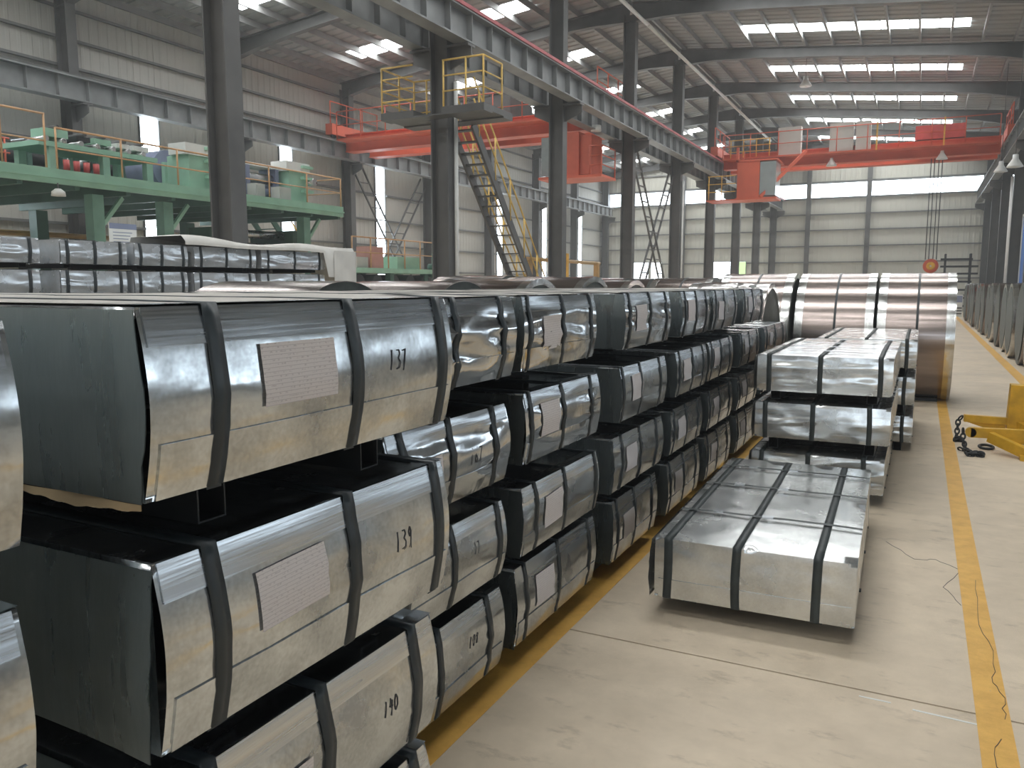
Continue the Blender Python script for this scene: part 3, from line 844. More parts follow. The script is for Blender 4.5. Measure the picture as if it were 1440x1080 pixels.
# small packages far left under the dust sheet, five levels high
SP = [(4.15, 5.14), (5.36, 6.14), (6.24, 6.98), (7.08, 8.10), (8.2, 9.5)]
SL = [(0.10, 0.36), (0.46, 0.72), (0.82, 1.08), (1.18, 1.50), (1.58, 1.845), (1.915, 2.16)]
for ci, (ya, yb) in enumerate(SP):
    zp = 0
    for li, (za, zb) in enumerate(SL):
        lev = ['lowest', 'second', 'third', 'fourth', 'fifth', 'topmost'][li]
        package('steel_package', 'small bright wrapped package, %s level, %s stack by the nearest column' % (lev, ORD[ci]), (-7.95 + 0.02 * (li % 2), (ya + yb) / 2, zp), 0, 0.88, yb - ya, zb - za, za - zp, 110 + ci * 6 + li,
                ('wrapl', 'wrapl'), 0.006, 0.012, (0.1, 0.5, 0.9), 0.035, 'small packages stacked by the nearest column', flap=0.005, guard_lo=0, guard_hi=0)
        zp = zb + 0.024
cl = MB()
def sheet(u, v):
    y = 6.9 + u * 3.25
    if v < 0.25:
        x, z = -7.86, 2.195 - 0.05 * (1 - v * 4) * (1 if u < 0.8 else 8)
    elif v < 0.8:
        x, z = -7.86 - (v - 0.25) / 0.55 * 0.98, 2.235 + 0.05 * math.sin(u * 9) * math.sin((v - .25) * 5.7)
    else:
        x, z = -8.885, 2.195 - (v - 0.8) * 3
    if u > 0.84: z = z if v < 0.25 and u < 0.9 else z + 0.02 * math.sin(30 * v)
    return (x, y, z + 0.02 + 0.03 * math.sin(u * 11 + 1) * (0.3 if v < .25 else 1))
cl.grid(sheet, 30, 14)
cl.grid(lambda u, v: (-7.86 - 0.9 * v + 0.02 * math.sin(8 * u), 10.15 + 0.02 * math.sin(6 * v), 2.2 - 0.75 * u - 0.02 * math.sin(v * 9)), 8, 8)
cl.grid(lambda u, v: (-7.85 + 0.015 * math.sin(12 * v), 9.62 + 0.53 * v, 2.2 - 0.75 * u), 8, 6)
tag(cl.build('dust_sheet', 'cloth', sharp=60), 'pale dust sheet draped over the small packages by the nearest column', 'sheet')

# ---------------------------------------------------------------- coils
coil_cache = {}
def coil(x0, x1, y, R, label, group, mat='coil', bands=True, strap=True, cover=False):
    w = x1 - x0
    o = thing('steel_coil', label, 'coil', ((x0 + x1) / 2, y, 0), group=group)
    key = (round(w, 2), round(R, 3), mat)
    if key not in coil_cache:
        h = w / 2; ri = 0.27; n = 56
        if mat == 'coilfoil':
            b = MB()
            def pt(u, v):
                a = 2 * PI * v; x = -h + 0.002 + u * (w - 0.004)
                q = noise.noise(Vector((x * 5, math.cos(a) * 4, math.sin(a) * 4)))
                rr = R - 0.006 + 0.022 * (1 - abs(q) * 2) * min(1, 5 * min(u, 1 - u))
                return (x, rr * math.sin(a), rr * math.cos(a))
            b.grid(pt, 16, 64)
            me = b.mesh('wound_strip', mat)
        else:
            me = MB().ring([(-h, R), (h, R), (h, R - 0.004), (-h, R - 0.004)], n).mesh('wound_strip', mat, sharp=40)
        rings = []
        # wound end faces with slightly stepped laps
        prof = []
        rr = ri
        k = 0
        while rr < R - 0.012:
            prof.append((h - 0.004 - (0.004 if k % 2 else 0.0), rr)); rr += 0.05; k += 1
        prof.append((h - 0.002, R - 0.005))
        sidep = prof + [(-x, r) for x, r in reversed(prof)]
        side = MB().ring(sidep, n).mesh('coil_side', 'coilend', sharp=40)
        core = MB().ring([(-h - 0.004, ri + 0.02), (h + 0.004, ri + 0.02), (h + 0.004, ri - 0.012), (-h - 0.004, ri - 0.012)], 32).mesh('core_sleeve', 'black', sharp=40)
        bw = min(0.11, w * 0.12)
        band = MB().ring([(-bw / 2, R + 0.006), (bw / 2, R + 0.006), (bw / 2, R - 0.02), (-bw / 2, R - 0.02)], n).mesh('edge_band', 'band', sharp=40)
        lip = {}
        for s in (-1, 1):
            lip[s] = MB().ring([(s * (h + 0.004), R + 0.006), (s * (h + 0.004), R - 0.07), (s * (h - 0.002), R - 0.07), (s * (h - 0.002), R + 0.006)], n).mesh('rim_guard', 'band', sharp=40)
        sb = MB().ring([(-0.016, R + 0.004), (0.016, R + 0.004), (0.016, R - 0.002), (-0.016, R - 0.002)], n).mesh('strap', 'strap', sharp=40)
        coil_cache[key] = (me, side, core, band, lip, sb, bw)
    me, side, core, band, lip, sb, bw = coil_cache[key]
    z = R + 0.004; h = w / 2
    put('wound_strip', me, o, (0, 0, z)); put('coil_side', side, o, (0, 0, z)); put('core_sleeve', core, o, (0, 0, z))
    if cover:
        ck = ('cover', key[1])
        if ck not in coil_cache: coil_cache[ck] = MB().ring([(-0.003, 0.0005), (0.003, 0.0005), (0.003, R - 0.09), (-0.003, R - 0.09)], 48).mesh('side_cover', 'coilend', sharp=40)
        for s in (-1, 1): put('side_cover', coil_cache[ck], o, (s * (h + 0.0085), 0, z))
    if bands:
        for s in (-1, 1):
            put('edge_band', band, o, (s * (h - bw / 2), 0, z)); put('rim_guard', lip[s], o, (0, 0, z))
    if strap: put('strap', sb, o, (0.02, 0, z))
    # unseen wedges against rolling, coloured black to stand in for contact shadow
    for s in (-1, 1):
        b = MB(); n = len(b.v)
        y0, y1 = s * 0.20, s * 0.33
        b.v += [(-h * 0.7, y0, 0), (-h * 0.7, y1, 0), (-h * 0.7, y1, 0.045), (h * 0.7, y0, 0), (h * 0.7, y1, 0), (h * 0.7, y1, 0.045)]
        for f in ((0, 1, 2), (5, 4, 3), (0, 3, 4, 1), (1, 4, 5, 2), (2, 5, 3, 0)): b.f.append(f); b.sm.append(False)
        b.build('shadow_wedge', 'black', o)
    return o
R0 = 0.93
coil(-0.545, 0.435, 13.5, R0, 'big bright coil at the head of the aisle, closest to the open floor', 'coils across the aisle head')
coil(-1.67, -0.60, 13.5, R0, 'big bright coil at the aisle head, beside the open-floor one', 'coils across the aisle head')
coil(-2.85, -1.80, 11.32, 0.855, 'coil wrapped in wrinkled foil beyond the last of the stacked packages', 'coils across the aisle head', 'coilfoil', strap=False)
coil(-2.78, -1.72, 13.16, R0, 'big coil with a dark side standing between the foil coil and the aisle head pair', 'coils across the aisle head')
for i, y in enumerate((14.2, 16.3, 18.3, 20.2, 22.2)):
    coil(-4.25, -3.2, y, 0.905, 'dark-sided coil behind the package row, %s in line beyond the foil coil' % ORD[i], 'coils behind the package row', strap=(i % 2 == 0))
for i, y in enumerate((5.1, 6.95, 8.75, 10.55, 12.36)):
    coil(-5.3, -4.05, y, (0.862, 0.865, 0.88, 0.9, 0.88)[i], 'dull coil just behind the stacked packages, %s from the near column side' % ORD[i], 'coils behind the package row', strap=False, bands=(i in (2, 3, 4)))
for i, y in enumerate((11.4, 13.3, 15.2, 17.1, 19.0, 20.9)):
    coil(-7.0, -5.8, y, 0.92, 'coil in the rearmost coil line, %s on from the dust sheet' % ORD[i], 'coils behind the package row', strap=(i % 2 == 1), bands=False)
yy = 18.2
for i in range(15):
    coil(1.88 + 0.02 * math.sin(i * 2.3), 2.83 + 0.04 * math.sin(i), yy, 0.86 + 0.012 * math.sin(i * 1.7), 'grey coil in the long row before the right columns, %s from the camera' % ORD[i], 'coil row before the right columns', strap=False, bands=(i % 3 != 1), cover=True)
    yy += 1.93

# ---------------------------------------------------------------- cranes
def railing(parent, pts, h, mat, posts, mids=1, r=0.022, name='handrail'):
    """rails along a polyline with posts given as positions along it (0..1 per segment)"""
    for k in range(mids + 1):
        z = h * (k + 1) / (mids + 1)
        MB().tube([(x, y, zz + z) for x, y, zz in pts], r if k == mids else r * 0.8, 6).build(name if k == mids else 'mid_rail', mat, parent)
    for (x, y, z) in posts:
        MB().tube([(x, y, z), (x, y, z + h)], r, 6).build('post', mat, parent)

def crane(label, y, xl, xr, zb, zt, cabx, cab_dir):
    o = thing('bridge_crane', label, 'crane', ((xl + xr) / 2, y, 7.31))
    cx, cz = o.location.x, o.location.z
    L = lambda x: x - cx
    Z = lambda z: z - cz
    for dy in (-0.75, 0.75):
        g = MB().box(L(xl + 0.3), L(xr - 0.3), dy - 0.2, dy + 0.2, Z(zb), Z(zt)).build('girder', 'orange', o)
        MB().box(L(xl + 0.3), L(xr - 0.3), dy - 0.26, dy + 0.26, Z(zt), Z(zt) + 0.03).build('girder_flange', 'orange', g)
        MB().box(L(xl + 0.3), L(xr - 0.3), dy - 0.26, dy + 0.26, Z(zb) - 0.03, Z(zb)).build('girder_flange', 'orange', g)
        MB().box(L(xl + 0.6), L(xr - 0.6), dy - 0.03, dy + 0.03, Z(zt) + 0.03, Z(zt) + 0.09).build('trolley_rail', 'steel', g)
    for x in (xl, xr):
        e = MB().box(L(x) - 0.16, L(x) + 0.16, -1.6, 1.6, 0.12, 0.52).build('end_carriage', 'orange', o)
        for dy in (-1.3, 1.3):
            MB().ring([(-0.05, 0.17), (0.05, 0.17), (0.05, 0.03), (-0.05, 0.03)], 20).build('wheel', 'black', e, (L(x), dy, 0.172))
        railing(o, [(L(x), -1.5, 0.52), (L(x), 1.5, 0.52)], 0.85, 'orange', [(L(x), t, 0.52) for t in (-1.5, -0.5, 0.5, 1.5)])
    # service walkway with handrail on the near side
    MB().box(L(xl + 0.4), L(xr - 0.4), -1.65, -0.97, Z(zb) + 0.3, Z(zb) + 0.36).build('walkway', 'orange', o)
    n = 9
    railing(o, [(L(xl + 0.4), -1.62, Z(zb) + 0.36), (L(xr - 0.4), -1.62, Z(zb) + 0.36)], 1.0, 'orange', [(L(xl + 0.4 + (xr - xl - 0.8) * i / n), -1.62, Z(zb) + 0.36) for i in range(n + 1)])
    return o, L, Z
c1, L, Z = crane('orange bridge crane over the left bay behind the access platform', 26.8, XL + 0.95, XM - 0.53, 6.85, 7.45, -10.4, 1)
cb = MB().box(L(-10.85), L(-10.15), -2.0, -0.9, Z(5.2), Z(6.6)).build('cab', 'orange', c1)
MB().box(L(-10.17), L(-9.75), -1.9, -0.95, Z(5.25), Z(6.5)).build('cab_side', 'orange', cb)
MB().box(L(-11.5), L(-10.86), -1.95, -1.9, Z(5.25), Z(6.5)).build('cab_window', 'glass', cb)
MB().box(L(-11.52), L(-9.3), -2.15, -0.8, Z(5.12), Z(5.2)).build('cab_floor', 'orange', cb)
railing(c1, [(L(-9.75), -2.1, Z(5.2)), (L(-9.32), -2.1, Z(5.2)), (L(-9.32), -0.85, Z(5.2))], 0.9, 'orange', [(L(-9.32), -2.1, Z(5.2)), (L(-9.32), -0.85, Z(5.2)), (L(-9.72), -2.1, Z(5.2))], 2)
MB().ring([(0, 0.04), (0, 0.16), (-0.18, 0.17), (-0.19, 0.05)], 18, 'z').build('lamp', 'white', c1, (L(-9.6), -1.9, Z(6.75)))
MB().box(L(-15.4), L(-13.2), -0.9, 0.9, Z(7.5), Z(8.2)).build('trolley', 'steel', c1)

c2, L, Z = crane('orange bridge crane over the main aisle near the far wall', 38.8, XM + 0.53, XR - 0.53, 6.9, 7.5, -6.5, 1)
cb = MB().box(L(-7.35), L(-6.42), -2.9, -1.7, Z(5.38), Z(6.9)).build('cab', 'orange', c2)
cw = MB(); cw.box(L(-6.40), L(-5.75), -2.9, -1.7, Z(5.45), Z(6.85))
cw.build('cab_window', 'glass', cb)
MB().box(L(-7.4), L(-5.7), -2.95, -1.65, Z(5.3), Z(5.38)).build('cab_floor', 'orange', cb)
MB().box(L(-7.4), L(-5.7), -2.95, -1.0, Z(6.9), Z(6.97)).build('cab_roof', 'orange', cb)
MB().bar((L(-6.35), -2.98, Z(5.4)), (L(-4.75), -1.7, Z(7.35)), 0.12, 0.12).build('diagonal_strut', 'orange', c2)
for s in (-2.9, -1.7):
    MB().bar((L(-7.35), s, Z(6.9)), (L(-7.35), s, Z(7.5)), 0.1, 0.1).build('hanger', 'orange', c2)
railing(c2, [(L(-8.6), -2.9, Z(5.35)), (L(-7.4), -2.9, Z(5.35))], 1.0, 'yellow', [(L(-8.55), -2.9, Z(5.35)), (L(-8.0), -2.9, Z(5.35))], 2)
MB().box(L(-8.65), L(-7.4), -2.95, -1.65, Z(5.3), Z(5.35)).build('cab_landing', 'orange', c2)
for xa, xb in ((-5.95, -5.0), (-3.85, -2.92), (-2.82, -2.25)):
    b = MB().box(L(xa), L(xb), -1.45, -1.05, Z(7.26), Z(8.45) if xb > -5.5 else Z(8.55)).build('control_cabinet', 'grey', c2)
    MB().box(L(xa) + 0.02, L(xb) - 0.02, -1.462, -1.448, Z(7.34), Z(8.36)).build('cabinet_door', 'grey', b)
MB().box(L(-0.6), L(1.2), -0.9, 0.9, Z(7.6), Z(8.15)).build('trolley', 'red', c2)
MB().ring([(-0.55, 0.22), (0.55, 0.22), (0.55, 0.05), (-0.55, 0.05)], 20).build('hoist_drum', 'violet', c2, (L(0.3), 0.1, Z(7.98)))
for xa, zz in ((0.05, 0), (0.18, 0), (0.34, 0), (0.47, 0)):
    MB().tube([(L(xa), 0.1, Z(2.75)), (L(xa), 0.1, Z(7.9))], 0.018, 5).build('rope', 'black', c2)
hb = MB().ring([(-0.13, 0.30), (0.13, 0.30), (0.13, 0.06), (-0.13, 0.06)], 28, 'y').build('hook_block', 'orange', c2, (L(0.27), 0.1, Z(2.48)))
MB().ring([(-0.15, 0.17), (0.15, 0.17), (0.15, 0.04), (-0.15, 0.04)], 24, 'y').build('sheave', 'yellow', hb)
hk = [(0.0, 0, -0.28), (0, 0, -0.40), (0.10, 0, -0.50), (0.08, 0, -0.62), (-0.04, 0, -0.66), (-0.12, 0, -0.58)]
MB().tube(hk, 0.035, 8).build('hook', 'black', hb)
for x in (-3.75, 0.42):
    b = MB().ring([(0, 0.05), (0.0, 0.22), (0.05, 0.2), (0.26, 0.07), (0.34, 0.06), (0.34, 0.02)], 20, 'z').build('lamp', 'white', c2, (L(x), -1.2, Z(6.72)))
railing(c2, [(L(-8.0), -1.75, Z(7.25)), (L(-6.2), -1.75, Z(7.25))], 0.75, 'yellow', [(L(-7.9 + 0.55 * i), -1.75, Z(7.25)) for i in range(4)], 2)
for x in (-2.0, 0.45):
    MB().bar((L(x), -1.66, Z(7.2)), (L(x), -1.66, Z(8.3)), 0.09, 0.06).build('rail_standard', 'yellow', c2)

# access platform and stair round the second column
pf = thing('access_platform', 'yellow railed access platform with a steep dark stair around a column', 'platform', (XM, 14.93, 5.16))
for xa, xb, nm in ((-1.15, -0.34, 'deck'), (0.34, 1.32, 'deck')):
    MB().box(xa, xb, -0.6, 0.65, -0.02, 0.1).build('deck', 'steel', pf)
MB().box(-1.15, 1.32, 0.24, 0.65, -0.05, -0.02).build('deck_bearer', 'steel', pf)
MB().box(-1.15, 1.32, -0.6, -0.24, -0.05, -0.02).build('deck_bearer', 'steel', pf)
def rl(pts, posts, mids=2, h=0.9): railing(pf, pts, h, 'raily', posts, mids, 0.02)
rl([(-0.36, -0.58, 0.1), (-1.13, -0.58, 0.1), (-1.13, 0.63, 0.1), (-0.36, 0.63, 0.1)], [(-1.13, -0.58, 0.1), (-1.13, 0.05, 0.1), (-1.13, 0.63, 0.1), (-0.8, 0.63, 0.1)], 3)
rl([(0.36, -0.58, 0.1), (1.30, -0.58, 0.1), (1.30, 0.2, 0.1)], [(0.38, -0.58, 0.1), (0.9, -0.58, 0.1), (1.30, -0.58, 0.1), (1.30, 0.2, 0.1)], 2)
st0, st1 = (0.58, -0.02), (3.62 + 2.0, -5.0)
for x in (-0.2, 0.36):
    MB().bar((x + 0.0, 0.66, -0.02), (x, 5.16, -5.12), 0.05, 0.2).build('stringer', 'steel', pf)
n = 23
for i in range(n):
    t = (i + 0.5) / n
    MB().box(-0.175, 0.335, 0.66 + 4.5 * t - 0.1, 0.66 + 4.5 * t + 0.1, -0.02 - 4.94 * t - 0.012, -0.02 - 4.94 * t + 0.012).build('tread', 'steel', pf)
for x in (-0.2, 0.38):
    for dz in (0.5, 0.95):
        MB().tube([(x, 0.66, -0.0 + dz), (x, 5.16, -5.1 + dz)], 0.022, 6).build('stair_rail', 'raily', pf)
    for i in range(6):
        t = (i + 0.3) / 6
        MB().tube([(x, 0.66 + 4.5 * t, -5.1 * t), (x, 0.66 + 4.5 * t, -5.1 * t + 0.95)], 0.02, 6).build('stair_post', 'raily', pf)

# ---------------------------------------------------------------- green mezzanine and process line on the left
mz = thing('mezzanine', 'pale green steel mezzanine with yellow railings along the left wall', 'platform', (-15.0, 14, 0))
MB().box(-5.6, 0, -8.5, 4.75, 3.78, 3.86).build('deck', 'dgreen', mz)
MB().box(0.0, 0.08, -8.5, 4.75, 3.62, 3.9).build('fascia', 'green', mz)
MB().box(0.08, 0.12, -8.5, 4.75, 3.72, 3.76).build('fascia_rib', 'green', mz)
MB().box(-5.6, 0.0, 4.75, 4.83, 3.62, 3.9).build('fascia', 'green', mz)
for y in [-8 + 1.15 * i for i in range(12)]:
    MB().box(-5.5, 0, y - 0.05, y + 0.05, 3.55, 3.78).build('joist', 'dgreen', mz)
for y in (-7.5, -2.7, -0.95, 3.7):
    lg = MB().box(-0.62, -0.36, y - 0.13, y + 0.13, 0, 3.55).build('leg', 'mgreen', mz)
    MB().bar((-0.5, y + 0.13, 2.9), (-0.5, y + 0.68, 3.55), 0.08, 0.08).build('knee_brace', 'green', lg)
    MB().box(-5.2, -4.9, y - 0.15, y + 0.15, 0, 3.55).build('leg', 'dgreen', mz)
railing(mz, [(0.02, -8.4, 3.9), (0.02, -4.0, 3.9)], 1.0, 'railp', [(0.02, y, 3.9) for y in (-8.2, -6.2, -4.85, -4.02)], 1, 0.021)
railing(mz, [(0.02, -3.8, 3.9), (0.02, 4.72, 3.9), (-2.4, 4.72, 3.9)], 0.78, 'railp', [(0.02, -3.8 + 1.42 * i, 3.9) for i in range(7)] + [(-1.2, 4.72, 3.9), (-2.4, 4.72, 3.9)], 1, 0.021)
railing(mz, [(-2.4, -4.5, 3.86), (-2.4, -3.2, 3.86)], 0.9, 'orange', [(-2.4, -4.4, 3.86), (-2.4, -3.3, 3.86)], 2, 0.022)

def roller(b, x0, x1, y, z, r): b.tube([(x0, y, z), (x1, y, z)], r, 14); return b
rt = thing('roller_table', 'green roller table on the mezzanine with clutter on its top', 'machine', (-16.4, 11.6, 3.865))
MB().box(-0.6, 0.6, -1.2, 1.6, 0.60, 0.70).build('table_frame', 'green', rt)
for y in (-0.9, 0.3, 1.4):
    for x in (-0.5, 0.5): MB().box(x - 0.08, x + 0.08, y - 0.08, y + 0.08, 0, 0.60).build('leg', 'green', rt)
for i in range(7):
    roller(MB(), -0.55, 0.55, -1.0 + 0.38 * i, 0.755, 0.055).build('roller', 'silver', rt)
for i, (y, w_, h_, mt) in enumerate(((-0.75, 0.5, 0.16, 'green'), (-0.15, 0.3, 0.1, 'black'), (0.3, 0.4, 0.12, 'green'), (0.8, 0.3, 0.1, 'white'), (1.25, 0.4, 0.11, 'white'))):
    bx_ = MB().box(0.05, 0.5, y - w_ / 2, y + w_ / 2, 0.81, 0.81 + h_).build('roller_housing', mt, rt)
    roller(MB(), 0.05, 0.55, y, 0.85 + h_, 0.04).build('shaft', 'steel', bx_)
for i in range(4):
    m_ = thing('pump', 'small red pump motor under the roller table, %s from the camera end' % ORD[i], 'motor', (-15.5, 10.75 + 0.22 * i, 3.865), group='red pumps on the mezzanine')
    MB().tube([(0, 0, 0.05), (0, 0, 0.32)], 0.06, 12).build('motor_body', 'red', m_)
    MB().box(-0.08, 0.08, -0.08, 0.08, 0, 0.05).build('foot_plate', 'black', m_)

dr = thing('guide_drum', 'large blue-grey drum beside the green tower on the mezzanine', 'machine', (-17.3, 14.35, 3.865))
MB().ring([(-0.5, 0.46), (0.5, 0.46), (0.5, 0.08), (-0.5, 0.08)], 36).build('drum', 'violet', dr, (0, 0, 0.66), sharp=40)
for x in (-0.6, 0.6): MB().box(x - 0.06, x + 0.06, -0.25, 0.25, 0, 0.8).build('bearing_stand', 'green', dr)
MB().tube([(-0.7, 0, 0.66), (0.7, 0, 0.66)], 0.075, 12).build('shaft', 'steel', dr)

rs = thing('dark_filler_stand', 'dark roll stand added along the mezzanine back to darken it behind the green table', 'machine', (-18.6, 13.6, 3.865))  # invented machinery, put in to darken the space behind the table
MB().box(-0.5, 0.5, -2.9, 3.6, 0.0, 0.12).build('base', 'dgreen', rs)
for i in range(8):
    y = -2.7 + 0.85 * i
    MB().box(-0.4, 0.4, y - 0.05, y + 0.05, 0.12, 0.95).build('stand', 'dgreen', rs)
    if i < 7:
        for z in (0.35, 0.72): MB().tube([(0.1, y + 0.05, z), (0.1, y + 0.8, z)], 0.15, 14).build('roll', 'black' if (i + int(z * 10)) % 3 else 'silver', rs)
MB().tube([(0.3, -2.9, 1.02), (0.3, 3.4, 1.02)], 0.05, 10).build('pipe', 'steel', rs)

def tower(y, label, h):
    t = thing('machine_tower', label, 'machine', (-15.75, y, 3.865))
    MB().box(-0.4, 0.32, -0.34, 0.34, 0, h).build('housing', 'green', t)
    MB().box(-0.2, 0.36, -0.46, 0.46, h, h + 0.26).build('hood', 'white', t)
    for z in (0.35, 0.7, 1.0):
        MB().box(0.33, 0.46, 0.1, 0.5, z, z + 0.07).build('bracket', 'green', t)
    MB().box(-0.5, 0.5, -0.44, 0.44, 0, 0.08).build('plinth', 'green', t)
    roller(MB(), -0.5, 0.5, 0.5, h * 0.75, 0.1).build('roller', 'silver', t)
    return t
tower(14.25 - 0.15, 'green machine tower with white hood beside the blue-grey drum', 0.85)
tower(17.45, 'second green machine tower with white hood near the mezzanine end', 0.88)
pp = thing('pipe_stack', 'horizontal pale pipes beside the nearest column on the mezzanine', 'pipes', (-15.9, 15.25, 3.865))
for i, (z, r) in enumerate(((0.18, 0.12), (0.42, 0.09), (0.62, 0.1), (0.85, 0.07))):
    MB().tube([(0, -0.5, z), (0, 0.42, z + 0.02)], r, 12).build('pipe', 'silver' if i != 1 else 'pink', pp)
for y in (-0.42, 0.36): MB().box(-0.16, 0.16, y - 0.03, y + 0.03, 0, 1.0).build('stand', 'black', pp)
bd = thing('bridle_frame', 'blue and white roll frame on the mezzanine right of the nearest column', 'machine', (-15.95, 16.35, 3.865))
for y in (-0.5, 0.55): MB().box(-0.3, 0.3, y - 0.06, y + 0.06, 0, 0.9).build('side_plate', 'violet', bd)
MB().box(-0.3, 0.3, -0.56, 0.61, 0.9, 0.98).build('top_plate', 'white', bd)
roller(MB(), -0.0, 0.0001, 0, 0, 0.01)
MB().tube([(0.1, -0.44, 0.62), (0.1, 0.49, 0.62)], 0.14, 16).build('roll', 'silver', bd)
MB().tube([(0.1, -0.44, 0.25), (0.1, 0.49, 0.25)], 0.14, 16).build('roll', 'violet', bd)
for i, (y, h_) in enumerate(((16.75, 0.42), (17.0 - 0.05 + 0.0, 0.55))):
    pass
for i, (x, y, w_, h_) in enumerate(((-15.4, 15.85, 0.32, 0.4), (-15.3, 16.65, 0.42, 0.38))):
    b = thing('control_box', 'beige control box on the mezzanine floor, %s from the nearest column' % ORD[i], 'box', (x, y, 3.865))
    MB().box(-0.15, 0.15, -w_ / 2, w_ / 2, 0, h_).build('body', 'grey', b)
    MB().box(0.15, 0.165, -w_ / 2 + 0.04, w_ / 2 - 0.04, 0.05, h_ - 0.05).build('door', 'grey', b)
stm = thing('mezzanine_stair', 'green stair with rails down from the end of the mezzanine', 'stair', (-18.3, 18.98, 0))
for x in (-0.4, 0.4):
    MB().bar((x, 0, 3.75), (x, 3.2, 0.1), 0.05, 0.18).build('stringer', 'dgreen', stm)
    MB().tube([(x, 0, 4.7), (x, 3.2, 1.1)], 0.022, 6).build('stair_rail', 'yellow', stm)
for i in range(16):
    t = (i + 0.5) / 16
    MB().box(-0.38, 0.38, 3.2 * t - 0.1, 3.2 * t + 0.1, 3.75 - 3.65 * t - 0.01, 3.75 - 3.65 * t + 0.01).build('tread', 'dgreen', stm)

# things below the mezzanine
for i, (x, z, lb) in enumerate(((-20.62, 3.0, 'upper ochre pipe run along the left wall below the mezzanine'), (-20.6, 2.72, 'lower ochre pipe run along the left wall below the mezzanine'))):
    p = thing('pipe_run', lb, 'pipe', (x, 12, z))
    MB().tube([(0, -7, 0), (0, 8, 0)], 0.07, 8).build('pipe', 'pipe', p)
    for y in (-6, -1.5, 1.2, 4.5, 7.2): MB().box(-0.8, 0.03, y - 0.04, y + 0.04, -0.14, -0.07).build('support_arm', 'girt', p)
um = thing('roll_machine', 'dark machine with silver rolls standing under the far end of the mezzanine', 'machine', (-16.6, 16.9, 0))
for y in (-1.3, 0.9):
    MB().box(-0.9, 0.7, y - 0.1, y + 0.1, 0, 3.2).build('side_frame', 'dgreen', um)
for z, x in ((3.05, 0.3), (2.75, -0.2), (2.45, 0.4), (2.1, -0.1)):
    MB().tube([(x, -1.2, z), (x, 0.8, z)], 0.11, 14).build('roll', 'silver', um)
MB().box(-0.9, 0.6, -1.2, 0.8, 0, 1.9).build('bed', 'dgreen', um)
MB().box(0.62, 0.72, -1.2, 0.8, 2.25, 2.4).build('cross_beam', 'dgreen', um)

ml = thing('machine_bed', 'long pale green machine bed with railings left of the platform column', 'machine', (-15.0, 20.6, 0))
MB().box(-1.4, 0.1, -1.5, 3.0, 2.05, 2.2).build('bed_top', 'green', ml)
for y in (-1.3, 0.6, 2.6):
    for x in (-1.2, -0.1): MB().box(x - 0.1, x + 0.1, y - 0.1, y + 0.1, 0, 2.05).build('leg', 'dgreen', ml)
for i in range(5): MB().tube([(-1.2, -1.0 + 0.9 * i, 1.75), (-0.05, -1.0 + 0.9 * i, 1.75)], 0.26, 16).build('roll', 'black', ml)
MB().box(-0.6, 0.0, 0.9, 2.2, 2.2, 2.58).build('gear_housing', 'green', ml)
MB().box(-0.5, 0.0, -0.55, 0.15, 2.2, 2.85).build('control_panel', 'pink', ml)
MB().box(-0.55, -0.02, -1.45, -0.6, 2.2, 2.52).build('cover', 'grey', ml)
for z in (2.3, 2.02, 1.7): MB().tube([(-0.1, 2.9, z), (0.12, 2.9, z)], 0.1, 12).build('hand_wheel', 'dgreen', ml)
MB().box(-0.05, 0.1, 3.02, 3.16, 0, 2.75).build('end_post', 'green', ml)
railing(ml, [(0.08, -1.5, 2.2), (0.08, 3.0, 2.2)], 0.9, 'railp', [(0.08, -1.5 + 0.9 * i, 2.2) for i in range(6)], 1, 0.024)

ba = thing('pipe_rail', 'ochre rail with orange posts behind the coils beyond the stair', 'railing', (-12.5, 30.5, 0))
MB().tube([(0, -5, 2.6), (0, 2.5, 2.6)], 0.07, 8).build('top_rail', 'pipe', ba)
for y in (-4.5, -1.2, 2.2): MB().box(-0.1, 0.1, y - 0.1, y + 0.1, 0, 2.9 if y == -1.2 else 2.6).build('post', 'yellow' if y == -1.2 else 'pipe', ba)

# placard standing on the small packages
pl = thing('placard', 'white placard with a blue header standing behind the small packages', 'sign', (-9.3, 7.15, 0))
MB().tube([(0, -0.16, 0.0), (0, -0.16, 2.25)], 0.02, 6).build('pole', 'steel', pl)
MB().tube([(0, 0.16, 0.0), (0, 0.16, 2.25)], 0.02, 6).build('pole', 'steel', pl)
MB().box(0.02, 0.035, -0.2, 0.2, 2.1, 2.48).build('board', 'white', pl)
MB().box(0.035, 0.038, -0.2, 0.2, 2.41, 2.48).build('header_band', 'violet', pl)
for i in range(5):
    MB().box(0.035, 0.0375, -0.15, 0.13 - 0.03 * (i % 3), 2.36 - 0.04 * i, 2.37 - 0.04 * i).build('text_line', 'violet', pl)

# floodlight under the mezzanine edge
fd = thing('flood_lamp', 'small white flood lamp under the mezzanine edge', 'lamp', (-14.86, 10.1, 3.38))
MB().ring([(0, 0.03), (0, 0.13), (0.08, 0.12), (0.14, 0.05)], 16, 'z').build('shade', 'white', fd)
MB().tube([(0, 0, 0.12), (0, 0, 0.245)], 0.015, 6).build('bracket', 'steel', fd)

